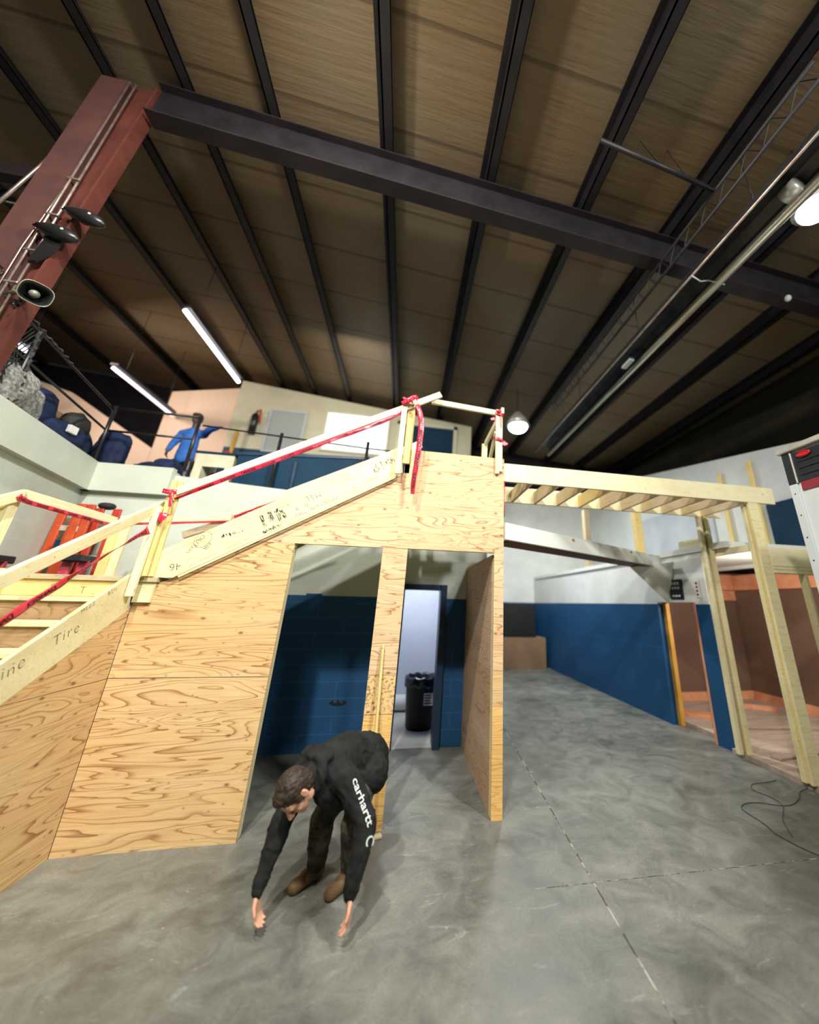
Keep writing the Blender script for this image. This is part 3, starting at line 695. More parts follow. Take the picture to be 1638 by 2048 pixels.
# netting on the first bay of the left railing
bm = bmesh.new()
ld = (V((-4.70, 6.28, 0)) - V((-4.17, 3.9, 0))).normalized()
for k in range(-10, 11):
    for sg_ in (-1, 1):
        seg_ = []
        for t in range(0, 17):
            h_ = t / 16 * 0.86; u_ = 0.05 * k + 0.02 + sg_ * h_ * 0.55
            if 0.0 <= u_ <= 0.46: seg_.append(V((-4.19, 3.98, 3.76 + h_)) + ld * u_ + V((0.012 * math.sin(9 * h_ + k), 0, 0.01 * math.sin(k * 2.3))))
        if len(seg_) > 1: bm_tube(bm, seg_, 0.006, 5)
tag(put('netting', from_bm(bm), M_NET), 'black netting bunched on the left railing below the horn', 'net')
def twist(a, b, r, n=26):
    a = V(a); b = V(b); out = []
    for i in range(n + 1):
        t = i / n; out.append(a.lerp(b, t) + V((0.012 * math.sin(t * 60), 0.012 * math.cos(t * 60), 0.01 * math.sin(t * 45))))
    return out
bm = bmesh.new()
bm_tube(bm, twist((-4.14, 3.86, 4.68), (-4.40, 5.0, 4.62), 0.02, 60), 0.014, 6); bm_tube(bm, twist((-4.25, 4.33, 4.62), (-4.24, 4.42, 3.78), 0.02), 0.020, 6)
tag(put('rope', from_bm(bm, 'rope', True), M_NET), 'dark rope wound around the left railing and its first post', 'rope')
def lump(nm, lab, cat, c, r, mat, seed, amp=0.25, grp=None):
    bm = bmesh.new(); bmesh.ops.create_icosphere(bm, subdivisions=4, radius=1)
    for v in bm.verts:
        n = noise.noise(v.co * 1.7 + V((seed, 0, 0))) * amp + noise.noise(v.co * 5 + V((0, seed, 0))) * amp * 0.3
        q = v.co * (1 + n); q = V((math.copysign(abs(q.x) ** 0.8, q.x), math.copysign(abs(q.y) ** 0.8, q.y), math.copysign(abs(q.z) ** 0.8, q.z)))
        v.co = V((q.x * r[0], q.y * r[1], q.z * r[2]))
    return tag(put(nm, from_bm(bm, nm, True), mat, None, Matrix.Translation(c)), lab, cat, grp)
lump('equipment_bag', 'grey mesh bag at the left edge on the loft wall', 'bag', (-4.40, 4.40, 3.98), (0.18, 0.26, 0.28), M_BAGG, 1)
lump('equipment_bag', 'smaller grey mesh bag beside the netting post', 'bag', (-4.55, 4.78, 3.92), (0.16, 0.22, 0.25), M_BAGG, 2)
lump('equipment_bag', 'tall dark blue bag standing behind the grey mesh bags', 'bag', (-4.78, 5.22, 3.98), (0.16, 0.22, 0.34), M_BAG, 3)
lump('equipment_bag', 'dark blue bag with a square white label', 'bag', (-4.66, 5.55, 3.84), (0.16, 0.32, 0.19), M_BAG, 4)
lump('equipment_bag', 'black and blue bag heaped at the wall corner', 'bag', (-4.84, 5.98, 3.86), (0.15, 0.20, 0.20), M_BAG, 5)
lump('equipment_bag', 'flat dark bag lying right of the wall corner', 'bag', (-4.28, 6.90, 3.68), (0.36, 0.2, 0.30), M_BAG, 6)
lump('equipment_bag', 'dark blue bag between the corner and the person on the loft', 'bag', (-3.98, 6.66, 3.76), (0.22, 0.16, 0.24), M_BAG, 9)
lump('equipment_bag', 'round black bag propped against the railing before the wall corner', 'bag', (-4.74, 5.78, 4.10), (0.14, 0.16, 0.17), M_RUBBER, 11)
lump('equipment_bag', 'tall dark blue bag just past the wall corner post', 'bag', (-4.72, 6.52, 3.98), (0.22, 0.16, 0.36), M_BAG, 14)
lump('equipment_bag', 'low black bag behind the loft railing corner', 'bag', (-5.15, 6.3, 3.9), (0.2, 0.3, 0.38), M_NAVY, 8)
box_ = box('white_tag', -4.50, -4.46, 5.40, 5.53, 3.86, 3.96, M_PAPER); tag(box_, 'square white tag stuck on the dark blue bag', 'label')
tag(box('cardboard_box', -5.15, -4.85, 5.45, 5.95, 4.06, 4.22, M_CARD), 'brown cardboard box on top of the dark blue bags', 'box')

# ------------------------------------------------------------------ ladders behind the landing
def ladder(nm, lab, base, top, wdt, mat, cap=False, extra=0):
    o = root(nm, lab, 'ladder', base)
    b = V(base); t = V(top); d = (t - b)
    sx = V((wdt, 0, 0))
    for k in (0, 1):
        a = b + sx * k
        board('side_rail', a, a + d, 0.035, 0.09, mat, o, up=(0, 1, 0.2))
    n = 9
    for k in range(1, n):
        p = b + d * (k / n)
        board('rung', p, p + sx, 0.07, 0.03, M_ALU if k % 3 else mat, o)
    if cap: 
        box('cap', t.x - 0.04, t.x + wdt + 0.04, t.y - 0.12, t.y + 0.10, t.z - 0.02, t.z + 0.06, M_BLACK, o, 0.01)
    return o
o = ladder('extension_ladder', 'bright orange ladder leaning leftmost in the stack behind the landing', (-4.40, 5.62, 0.0), (-4.52, 5.90, 3.02), 0.16, M_ORANGE)
box('sticker', -4.365, -4.31, 5.74, 5.745, 2.40, 2.52, M_NAVY, o, 0)
o = ladder('extension_ladder', 'second orange ladder between the bright orange and the red one', (-4.13, 5.60, 0.0), (-4.27, 5.80, 3.0), 0.10, M_ORANGE)
o = ladder('extension_ladder', 'red ladder at the right of the orange ones behind the landing', (-3.98, 5.72, 0.0), (-4.14, 5.92, 2.98), 0.20, M_RED2)
bm = bmesh.new(); bm_box(bm, -0.08, 0.08, -0.03, 0.03, -1.5, 1.5)
o = put('extension_ladder', from_bm(bm), M_RED2, None, Matrix.Translation((-4.28, 6.02, 1.5)) @ Matrix.Rotation(-0.05, 4, 'Y')); tag(o, 'broad red plank-like ladder side in the middle of the stack', 'ladder')
ladder('step_ladder', 'short magenta step ladder with black cap behind the landing', (-4.00, 5.46, 0.0), (-3.97, 5.50, 2.26), 0.17, M_MAG, True)
ladder('step_ladder', 'dark red step ladder with black cap at the left edge', (-4.62, 5.15, 0.0), (-4.54, 5.2, 2.20), 0.18, M_MAG, True)
lump('helmet', 'black cap shape on top of the ladder stack', 'cap', (-4.10, 5.95, 3.02), (0.09, 0.08, 0.045), M_RUBBER, 12, 0.1)

# ------------------------------------------------------------------ lower stair flight (runs towards the camera)
RIS, RUN = 0.178, 0.272
X_IN, X_OUT = -2.49, -3.44
ls = root('lower_stair_flight', 'lower wooden stair flight climbing to the landing at the left edge', 'stairs', (-3.0, 2.8, 0))
for k in range(0, 11):
    y = 4.20 - RUN * k; z = 2.035 - RIS * k
    if k: box('tread', X_OUT, X_IN, y - 0.02, y + RUN - 0.005, z - 0.035, z, M_LUM, ls)
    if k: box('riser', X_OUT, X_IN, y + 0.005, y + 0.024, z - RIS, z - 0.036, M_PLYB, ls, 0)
sy0 = 1.22
prism('stringer', [(4.165, 2.08), (4.235, 1.755), (1.30, 0.0), (1.0, 0.0)], 'x', -2.45, -2.488, M_LUM, ls)
prism('stringer', [(4.165, 2.08), (4.235, 1.755), (1.30, 0.0), (1.0, 0.0)], 'x', -3.48, -3.441, M_LUM, ls)
# writing on the stringer
def on_side(body, y, z, size, par, ang=31.5, **k):
    a = math.radians(ang)
    return text('handwriting', body, size, M_PEN, par, (-2.4492, y, z), (0, math.cos(a), math.sin(a)), (0, -math.sin(a), math.cos(a)), 0.0003, **k)
on_side('Fountaine', 2.93, 1.155, 0.115, ls, 31, shear=0.25, spacing=1.15, wiggle=0.006)
on_side('Tire', 3.55, 1.51, 0.11, ls, 30, shear=0.2, spacing=1.2, wiggle=0.005)
on_side('MEZZ', 3.70, 1.735, 0.046, ls, 31, spacing=1.2, wiggle=0.003)
on_side('82½', 3.92, 1.87, 0.050, ls, 31, spacing=1.2, wiggle=0.003)
# plywood cladding under the flight
cladd = root('stair_side_cladding', 'plywood sheets closing the side of the lower stair flight', 'plywood', (-2.48, 3.0, 0))
prism('plywood_sheet', [(4.2555, 1.2), (4.2555, 1.80), (4.235, 1.76), (3.30, 1.2)], 'x', -2.468, -2.45 - 0.001, M_PLYY, cladd)
prism('plywood_sheet', [(4.2555, 0.0), (4.2555, 1.1945), (3.287, 1.1945), (1.31, 0.0)], 'x', -2.468, -2.451, M_PLYY, cladd)
# handrails of the lower flight
lr = root('lower_handrail', 'inner wooden handrail of the lower flight above the danger tape', 'handrail', (-2.45, 3.4, 1.9))
board('rail', (-2.45, 4.235, 2.735), (-2.45, 1.6, 1.10), 0.092, 0.04, M_LUM, lr)
board('post', (-2.415, 4.12, 1.87), (-2.415, 4.12, 2.70), 0.036, 0.06, M_LUMW, lr, up=(0, 1, 0))
board('post', (-2.45, 2.1, 0.5), (-2.45, 2.1, 1.40), 0.038, 0.085, M_LUM, lr, up=(0, 1, 0))
lo = root('outer_handrail', 'outer wooden handrail at the far left edge bending around the landing', 'handrail', (-3.5, 4, 2))
board('rail', (-3.50, 4.10, 2.73), (-3.50, 2.2, 1.60), 0.090, 0.04, M_LUM, lo)
board('rail', (-3.50, 4.08, 2.725), (-3.50, 5.28, 2.715), 0.092, 0.04, M_LUMW, lo)
board('post', (-3.54, 4.08, 1.9), (-3.54, 4.08, 2.70), 0.085, 0.04, M_LUM, lo, up=(0, 1, 0))
board('post', (-3.60, 4.03, 1.9), (-3.60, 4.03, 2.60), 0.085, 0.04, M_LUMY, lo, up=(1, 0, 0))
board('rail', (-3.46, 5.30, 2.74), (-2.26, 5.30, 2.85), 0.088, 0.04, M_LUMW, lo)
board('post', (-3.36, 5.28, 2.05), (-3.36, 5.28, 2.70), 0.09, 0.04, M_LUM, lo, up=(1, 0, 0))
board('post', (-3.45, 5.26, 2.05), (-3.45, 5.26, 2.70), 0.09, 0.04, M_LUMY, lo, up=(1, 0, 0))

# ------------------------------------------------------------------ landing
ld_ = root('stair_landing', 'wooden landing joining the two stair flights', 'stair landing', (-3.0, 4.7, 0))
box('deck', -3.48, -2.28, 4.20, 5.34, 2.000, 2.045, M_LUMG, ld_)
box('rim_board', -3.48, -2.50, 4.225, 4.262, 1.860, 1.998, M_LUMY, ld_)
box('edge_strip', -3.48, -2.50, 4.205, 4.262, 1.832, 1.858, M_LUM, ld_)
box('post', -3.48, -3.39, 5.2, 5.29, 0, 1.99, M_LUM, ld_); box('post', -3.48, -3.39, 4.30, 4.39, 0, 1.99, M_LUM, ld_)
box('joist', -3.38, -2.5, 5.29, 5.33, 1.86, 1.998, M_LUM, ld_)
text('handwriting', '46', 0.075, M_PEN, ld_, (-3.03, 4.2245, 1.965), (-1, 0, 0), (0, 0, -1), 0.0003, wiggle=0.003)
text('handwriting', 'T', 0.09, M_PEN, ld_, (-2.88, 4.2245, 1.885), (1, 0, 0), (0, 0, 1), 0.0003)
# corner block
box('corner_block', -2.445, -2.30, 4.222, 4.258, 1.82, 2.035, M_LUM, ld_)

# ------------------------------------------------------------------ upper stair flight
us = root('upper_stair_flight', 'upper wooden stair flight with pencil-marked stringer climbing right', 'stairs', (-1.2, 4.7, 2.0))
SL = math.atan2(3.618 - 2.31, 2.25)
prism('stringer', [(-2.42, 2.236), (-0.175, 3.632), (-0.142, 3.292), (-2.17, 2.046), (-2.42, 2.046)], 'y', 4.218, 4.257, M_LUM, us)
prism('stringer', [(-2.30, 2.33), (-0.175, 3.57), (-0.142, 3.25), (-2.15, 2.046), (-2.30, 2.046)], 'y', 5.26, 5.30, M_LUM, us)
n = 7
for k in range(1, n + 1):
    z = 2.045 + 0.178 * k; x = -2.24 + 0.293 * (k - 1)
    box('tread', x - 0.02, x + 0.293, 4.28, 5.25, z - 0.035, z, M_LUM, us)
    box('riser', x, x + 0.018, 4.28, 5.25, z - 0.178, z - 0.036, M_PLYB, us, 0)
board('trim_strip', (-2.12, 4.212, 2.055), (-0.16, 4.212, 3.262), 0.022, 0.010, M_LUM, us)
a_ = math.atan2(3.292 - 2.046, 2.028); ca, sa = math.cos(a_), math.sin(a_)
def on_front(body, x, z, size, flip=True, par=us, da=0.0, mat=M_PEN, **k):
    s = -1 if flip else 1; c2, s2 = math.cos(a_ + da), math.sin(a_ + da)
    return text('handwriting', body, size, mat, par, (x, 4.2168, z), (s * c2, 0, s * s2), (-s * s2, 0, s * c2), 0.0003, **k)
on_front('46', -2.13, 2.19, 0.10, da=-0.35, wiggle=0.004)
on_front('FIR', -1.95, 2.40, 0.062, da=0.5, wiggle=0.004)
on_front('OUT', -2.02, 2.47, 0.062, da=0.5, wiggle=0.004)
on_front('AXS', -2.09, 2.36, 0.045, da=0.6, wiggle=0.006)
on_front('MSL', -1.00, 2.995, 0.085, da=-0.05, wiggle=0.005, spacing=1.25)
on_front('FOUNTAIN  TIRE', -0.82, 2.965, 0.052, spacing=1.2, wiggle=0.003)
on_front('MEZZ', -0.42, 3.235, 0.052, spacing=1.1, wiggle=0.003)
on_front('29', -0.63, 3.115, 0.056, spacing=1.1, wiggle=0.003)
on_front('B', -0.57, 3.16, 0.03); on_front('+', -1.30, 2.79, 0.07, False); on_front('8', -1.20, 2.76, 0.06, False); on_front('#', -1.12, 2.80, 0.08, False)
def ring(cx, cz, rx, rz, ang, par, a0=0, a1=360):
    pts = []
    for k in range(29):
        t = math.radians(a0 + (a1 - a0) * k / 28); p, q = rx * math.cos(t), rz * math.sin(t)
        pts.append((cx + p * math.cos(ang) - q * math.sin(ang), 4.2172, cz + p * math.sin(ang) + q * math.cos(ang)))
    return tube('pencil_ring', pts, 0.0013, M_PEN, par, 5)
ring(-2.00, 2.415, 0.085, 0.065, 0.9, us); ring(-0.665, 3.125, 0.085, 0.058, a_, us, -20, 190)
for p, q in (((-2.05, 2.165), (-0.22, 3.290)), ((-2.30, 2.25), (-0.25, 3.52)), ((-1.5, 2.70), (-0.5, 3.30))):
    tube('pencil_line', [(p[0], 4.2178, p[1]), (q[0], 4.2178, q[1])], 0.0011, M_PEN, us, 4)
def smudge(cx, cz, wd, ht_, ang, par=us, seed=0):
    rnd = random.Random(seed); bm = bmesh.new()
    for k in range(26):
        px, pz = rnd.uniform(-wd, wd), rnd.uniform(-ht_, ht_); l = rnd.uniform(0.004, 0.02); h = rnd.uniform(0.001, 0.004)
        bm_box(bm, px - h, px + h, -0.0006, 0.0004, pz - l, pz + l)
    return put('dirt_marks', from_bm(bm), M_PEN, par, Matrix.Translation((cx, 4.2175, cz)) @ Matrix.Rotation(-ang, 4, 'Y'))
smudge(-1.50, 2.64, 0.015, 0.06, a_, seed=1); smudge(-1.44, 2.69, 0.02, 0.05, a_, seed=2); smudge(-1.37, 2.71, 0.02, 0.06, a_, seed=3); smudge(-1.32, 2.72, 0.015, 0.05, a_ + 0.2, seed=5)
smudge(-0.42, 3.33, 0.06, 0.05, a_, seed=4); smudge(-0.30, 3.42, 0.05, 0.03, a_, seed=6); smudge(-1.4, 2.56, 0.09, 0.012, a_, seed=7); smudge(-1.75, 2.49, 0.10, 0.01, a_ - 0.2, seed=8); smudge(-0.62, 3.40, 0.02, 0.01, a_, seed=9)

# handrails of the upper flight
uh = root('upper_handrail', 'front wooden handrail of the upper flight with danger tape below it', 'handrail', (-1.1, 4.2, 3.4))
board('rail', (-2.35, 4.19, 2.868), (0.235, 4.19, 4.372), 0.078, 0.036, M_LUMW, uh)
board('post', (-2.345, 4.205, 2.048), (-2.345, 4.205, 2.985), 0.055, 0.026, M_LUMY, uh, up=(1, 0, 0))
board('post', (-2.375, 4.165, 2.049), (-2.375, 4.165, 2.985), 0.04, 0.03, M_LUMY, uh, up=(1, 0, 0))
board('post', (-0.195, 4.155, 3.25), (-0.195, 4.155, 4.18), 0.062, 0.036, M_LUM, uh, up=(1, 0, 0))
board('post', (-0.115, 4.235, 3.41), (-0.115, 4.235, 4.17), 0.085, 0.036, M_LUMY, uh, up=(1, 0, 0))
board('post', (-0.095, 4.275, 3.30), (-0.095, 4.275, 4.335), 0.062, 0.03, M_LUMY, uh, up=(1, 0, 0))
bh = root('back_handrail', 'rear wooden handrail of the upper flight behind the stringer', 'handrail', (-1.2, 5.3, 3.2))
board('rail', (-2.22, 5.30, 2.90), (0.05, 5.30, 4.13), 0.115, 0.04, M_LUMW, bh)
board('brace', (-2.78, 5.36, 2.60), (-2.02, 5.34, 2.93), 0.085, 0.04, M_LUMG, bh)
board('post', (-2.1, 5.34, 2.05), (-2.1, 5.34, 2.86), 0.085, 0.036, M_LUM, bh, up=(1, 0, 0))
board('post', (0.0, 5.34, 3.31), (0.0, 5.34, 4.12), 0.085, 0.036, M_LUM, bh, up=(1, 0, 0))

# ------------------------------------------------------------------ plywood wall with two openings, platform on top
pw = root('plywood_wall', 'plywood-clad stair wall with two tall openings', 'plywood wall', (-0.7, 4.27, 0))
Y0, Y1 = 4.260, 4.278
def sheet(pts, mat, y0=Y0, y1=Y1, par=pw): return prism('plywood_sheet', pts, 'y', y0, y1, mat, par)
g = 0.0015
sheet([(-2.449, 0), (-1.162, 0), (-1.162, 1.1965), (-2.449, 1.1965)], M_PLYX)
sheet([(-2.449, 1.2025), (-1.162, 1.2025), (-1.162, 2.426), (-1.50, 2.426), (-2.16, 2.06), (-2.30, 1.99), (-2.449, 1.99)], M_PLYX)
sheet([(-1.60, 2.429), (-0.1262, 2.429), (-0.1262, 3.30), (-0.20, 3.30), (-1.60, 2.44)], M_PLYP)
sheet([(-0.1255, 2.432), (1.088, 2.432), (1.088, 3.600), (-0.1255, 3.606)], M_PLYP)
sheet([(-0.266, 1.2045), (0.0, 1.203), (0.0, 2.427), (-0.266, 2.427)], M_PLYP)
sheet([(-0.266, 0.873), (0.0, 0.873), (0.0, 1.200), (-0.266, 1.200)], M_OSB)
sheet([(-0.266, 0.0), (0.0, 0.0), (0.0, 0.8685), (-0.266, 0.8685)], M_PLYG)
sheet([(0.978, 0.913), (1.088, 0.913), (1.088, 1.228), (0.978, 1.228)], M_PLYX)
sheet([(0.978, 1.231), (1.088, 1.231), (1.088, 2.43), (0.978, 2.43)], M_PLYP)
sheet([(0.978, 0.0), (1.088, 0.0), (1.088, 0.910), (0.978, 0.910)], M_PLYG)
def stud(x0, x1, z0, z1, y0=4.2785, y1=4.367, nm='stud', par=pw, mat=M_LUM): return box(nm, x0, x1, y0, y1, z0, z1, mat, par)
stud(-1.200, -1.162, 0.0, 2.38); stud(-0.262, -0.224, 0, 2.38); stud(-0.042, -0.004, 0, 2.38); stud(0.982, 1.02, 0, 2.38); stud(1.046, 1.084, 0, 3.2)
stud(-2.42, -2.382, 0, 1.95); stud(-1.82, -1.782, 0, 2.1)
stud(-1.20, 1.04, 2.436, 2.52, nm='header'); stud(-1.20, -1.16, 2.385, 2.43, nm='header'); stud(-0.12, 1.04, 3.12, 3.26, nm='joist')
inn = root('inner_partition', 'plywood-clad partition running back from the right-hand opening', 'plywood partition', (1.03, 5.2, 0))
prism('plywood_sheet', [(4.3695, 0), (6.19, 0), (6.19, 1.203), (4.3695, 1.203)], 'x', 0.978, 0.995, M_PLYR, inn)
prism('plywood_sheet', [(4.3695, 1.206), (6.19, 1.206), (6.19, 2.42), (4.3695, 2.42)], 'x', 0.978, 0.995, M_PLYR, inn)
prism('plywood_sheet', [(4.3695, 0), (6.19, 0), (6.19, 2.42), (4.3695, 2.42)], 'x', 1.070, 1.087, M_PLYY, inn)
for y in (4.40, 4.95, 5.5, 6.05): box('stud', 0.997, 1.068, y, y + 0.038, 0.0, 2.42, M_LUM, inn)
# platform
pf = root('platform', 'small top platform behind the high plywood panel', 'platform', (0.5, 4.8, 3.3))
box('deck', -0.13, 1.088, 4.28, 5.34, 3.265, 3.305, M_LUMG, pf)
for x in (-0.1, 0.25, 0.6, 0.95): box('joist', x, x + 0.038, 4.37, 5.25, 3.12, 3.264, M_JST, pf)
box('rim_board', -0.12, 1.088, 5.25, 5.288, 3.12, 3.264, M_LUM, pf)
box('post', -0.12, -0.03, 5.2, 5.249, 0, 3.12, M_LUM, pf)
gr = root('guard_rail', 'short wooden guard rail crossing above the high plywood panel', 'guard rail', (0.6, 4.25, 3.4))
board('rail', (0.13, 4.30, 4.322), (1.02, 4.30, 4.262), 0.070, 0.036, M_LUMW, gr)
board('post', (0.995, 4.235, 3.385), (0.995, 4.235, 4.275), 0.050, 0.036, M_LUM, gr, up=(1, 0, 0))
board('post', (1.040, 4.243, 3.42), (1.040, 4.243, 4.245), 0.036, 0.036, M_LUMW, gr, up=(1, 0, 0))
board('rail', (1.055, 4.20, 4.262), (1.055, 5.32, 4.262), 0.085, 0.036, M_LUMW, gr)
board('brace', (0.985, 4.29, 3.98), (0.99, 5.25, 3.31), 0.05, 0.036, M_LUM, gr)
board('post', (1.04, 5.32, 3.31), (1.04, 5.32, 4.25), 0.085, 0.036, M_LUM, gr, up=(1, 0, 0))

# ------------------------------------------------------------------ walkway frame with joists and posts
wf = root('walkway_frame', 'pale timber walkway frame of two beams with joists on tall posts', 'timber frame', (3.1, 4.8, 0.06))
box('beam', 1.102, 5.11, 4.262, 4.300, 3.306, 3.545, M_LUMW, wf)
box('beam', 1.102, 5.08, 5.225, 5.263, 3.306, 3.545, M_LUMW, wf)
nj = 10
for k in range(nj):
    x = 1.46 + 0.3615 * k
    board('joist', (x, 4.301, 3.40), (x, 5.224, 3.40), 0.185, 0.038, M_LUMY if k == 3 else M_JST, wf)
box('ledger', 1.0895, 1.1015, 4.262, 5.263, 3.31, 3.54, M_LUM, wf)
def post(x, y, z1, nm='post', w1=0.155):
    return box(nm, x, x + w1, y, y + 0.036, 0.06, z1, M_LUM, wf)
box('post', 4.645, 4.800, 4.262, 4.298, 0.06, 3.303, M_LUM, wf)
box('post', 4.665, 4.800, 4.300, 4.338, 0.06, 3.303, M_LUMY, wf)
box('post', 4.640, 4.795, 4.340, 4.400, 0.06, 3.303, M_LUM, wf)
box('post', 4.600, 4.660, 5.195, 5.262, 0.06, 3.303, M_LUMW, wf)
box('post', 4.662, 4.755, 5.225, 5.262, 0.06, 3.303, M_LUMG, wf)
box('post', 4.700, 4.770, 5.160, 5.196, 0.06, 3.303, M_LUM, wf)
# framed front of the right-hand room
rfm = root('room_wall_frame', 'pale stud frame with double header right of the tall posts', 'timber frame', (5.5, 4.3, 0.06))
box('header', 4.805, 7.0, 4.262, 4.300, 2.44, 2.690, M_LUMW, rfm); box('top_plate', 4.805, 7.0, 4.262, 4.36, 2.395, 2.436, M_LUM, rfm); box('top_plate', 4.805, 7.0, 4.262, 4.36, 2.350, 2.392, M_LUM, rfm)
for x in (5.30, 5.72, 6.2): box('stud', x, x + 0.04, 4.262, 4.36, 0.06, 2.348, M_LUM, rfm)
box('header', 4.805, 4.843, 4.40, 7.9, 2.67, 2.765, M_LUMW, rfm)
# framing on the loft at right
fr2 = root('loft_wall_frame', 'amber studs standing against the white loft wall at right', 'timber frame', (6.95, 8, 2.87))
for y, t in ((6.95, 0.09), (6.15, 0.10)):
    board('stud', (6.93, y, 2.862), (6.93, y, 4.85), t, 0.04, M_LUMY, fr2, up=(0, 1, 0))
tag(box('grey_sheet', 6.94, 6.98, 7.4, 10.2, 2.862, 4.35, M_GWALL), 'large grey sheet leaning on the loft wall between amber studs', 'panel')
tag(box('navy_panel', 6.94, 6.98, 4.4, 6.0, 2.862, 3.86, M_NAVY), 'navy panel beside the white trailer at right', 'panel')
# plate of lumber and white block at the loft edge
tag(box('lumber_bundle', 4.76, 4.9, 5.3, 5.95, 2.865, 3.0, M_LUMW), 'pale timber offcut at the loft edge behind the tall post', 'timber')
# posts under the loft seen past the walkway
for i, (y, lab) in enumerate(((7.2, 'thick pale post at the loft edge under the joists'), (9.6, 'thin dim post at the loft edge left of the pale one'))):
    tag(box('loft_post', 4.80, 4.95, y, y + 0.16, 2.865, 4.45, M_LUMY if i == 0 else M_LUMG), lab, 'post')

# white crossing beam with brown soffit
cb = root('crossing_beam', 'white beam with brown underside crossing behind the walkway posts', 'beam', (3.0, 5.4, 2.5))
A, B = V((1.112, 4.30, 0)), V((4.69, 6.42, 0))
board('beam_face', A + V((0, 0, 2.695)), B + V((0, 0, 2.695)), 0.20, 0.05, M_WHITE, cb)
nd = (B - A).normalized(); nn = V((-nd.y, nd.x, 0))
board('soffit', A + nn * 0.20 + nd * 0.12 + V((0, 0, 2.60)), B + nn * 0.20 - nd * 0.30 + V((0, 0, 2.60)), 0.03, 0.34, base_mat('dark_brown_paint', (0.13, 0.052, 0.024), 0.6)[0], cb)
for t in (0.32, 0.72): 
    p = A.lerp(B, t) - nn * 0.028; box('rust_spot', p.x - 0.03, p.x + 0.03, p.y - 0.002, p.y + 0.002, 2.74, 2.77, M_CARD, cb, 0)
bk = root('beam_bracket', 'white triangular bracket carrying the crossing beam at the right wall', 'bracket', (4.6, 6.45, 2.0))
bm = bmesh.new()
v = [bm.verts.new(p) for p in ((4.70, 6.05, 2.66), (4.05, 6.42, 2.57), (4.70, 6.80, 2.66), (4.742, 6.42, 1.96))]
for f in ((0, 1, 2), (0, 3, 1), (1, 3, 2), (0, 2, 3)): bm.faces.new([v[i] for i in f])
put('gusset', from_bm(bm), M_WHITE, bk)
# signs on the right wall
sg = root('wall_sign', 'black square sign with white lettering above the right-hand doorway', 'sign', (4.74, 6.2, 2.0))
box('board', 4.725, 4.748, 5.98, 6.32, 2.03, 2.36, M_BLACK, sg)
for k, (zz, hh) in enumerate(((2.27, 0.05), (2.20, 0.035), (2.07, 0.03))):
    for q in range(3): box('sign_mark', 4.7225, 4.7255, 6.05 + 0.075 * q, 6.05 + 0.075 * q + 0.05, zz, zz + hh, M_PRINT, sg, 0)
sg2 = root('wall_sign', 'narrow red sign on the white wall beside the tall rear post', 'sign', (4.74, 5.66, 2.1))
box('board', 4.735, 4.748, 5.60, 5.68, 2.05, 2.33, M_PAPER, sg2)
for q in range(4): box('sign_mark', 4.733, 4.736, 5.618, 5.662, 2.08 + 0.06 * q, 2.115 + 0.06 * q, M_TRR, sg2, 0)
# debris in the right-hand room
tag(board('copper_stick', (6.55, 7.55, 0.07), (6.62, 7.85, 0.75), 0.06, 0.03, M_COPPER), 'copper coloured strip leaning on the brown room wall', 'strip')
tag(board('copper_offcut', (6.65, 7.45, 0.10), (7.25, 7.05, 0.10), 0.08, 0.10, M_COPPER), 'copper coloured offcut lying at the foot of the brown wall', 'offcut')
tag(board('copper_offcut', (5.0, 7.3, 0.09), (5.7, 6.7, 0.09), 0.06, 0.3, M_COPPER), 'flat copper sheet on the floor inside the doorway', 'offcut')
tag(board('dusty_plank', (5.2, 6.3, 0.075), (7.6, 5.9, 0.075), 0.03, 0.16, M_DUSTY), 'dusty plank lying on the raised floor', 'plank')
tag(board('dusty_plank', (4.95, 5.0, 0.075), (7.4, 5.35, 0.075), 0.03, 0.14, M_DUSTY), 'dusty plank lying nearest the tall posts', 'plank')

# ------------------------------------------------------------------ blue door frame and bin in the back opening
df = root('door_2', '', '', (0.3, 6.2, 0)); del df['label']; del df['category']; df['kind'] = 'structure'
box('door_jamb', 0.565, 0.66, 6.10, 6.42, 0.0, 2.14, M_DKBLUE, df); box('door_jamb', -0.06, 0.02, 6.14, 6.42, 0, 2.14, M_DKBLUE, df)
box('door_head', 0.02, 0.565, 6.12, 6.42, 2.06, 2.14, M_DKBLUE, df)
bn = root('waste_bin', 'black round waste bin with a bag liner inside the back doorway', 'bin', (0.40, 7.1, 0.005))
bm = bmesh.new()
prof = [(0.21, 0.0), (0.22, 0.04), (0.255, 0.66), (0.27, 0.67), (0.27, 0.70), (0.245, 0.70), (0.235, 0.60)]
rg = []
for q, z in prof: rg.append([bm.verts.new((0.43 + q * math.cos(a * math.pi / 16), 7.1 + q * math.sin(a * math.pi / 16), z + 0.006)) for a in range(32)])
for P_, Q_ in zip(rg, rg[1:]):
    for k in range(32): bm.faces.new((P_[k], P_[(k + 1) % 32], Q_[(k + 1) % 32], Q_[k]))
bm.faces.new(rg[0][::-1]); bm.faces.new(rg[-1])
put('barrel', from_bm(bm, 'b', True), base_mat('matt_black_plastic', (0.005, 0.005, 0.006), 0.5)[0], bn)
bm = bmesh.new(); rg = []
for q, z in ((0.262, 0.60), (0.278, 0.62), (0.282, 0.71), (0.262, 0.745), (0.235, 0.73), (0.225, 0.6)):
    rg.append([bm.verts.new((0.43 + (q + 0.006 * math.sin(a * 3.1)) * math.cos(a * math.pi / 20), 7.1 + (q + 0.006 * math.sin(a * 3.1)) * math.sin(a * math.pi / 20), z + 0.012 * math.sin(a * 1.7) * (1 if z > 0.65 else 2))) for a in range(40)])
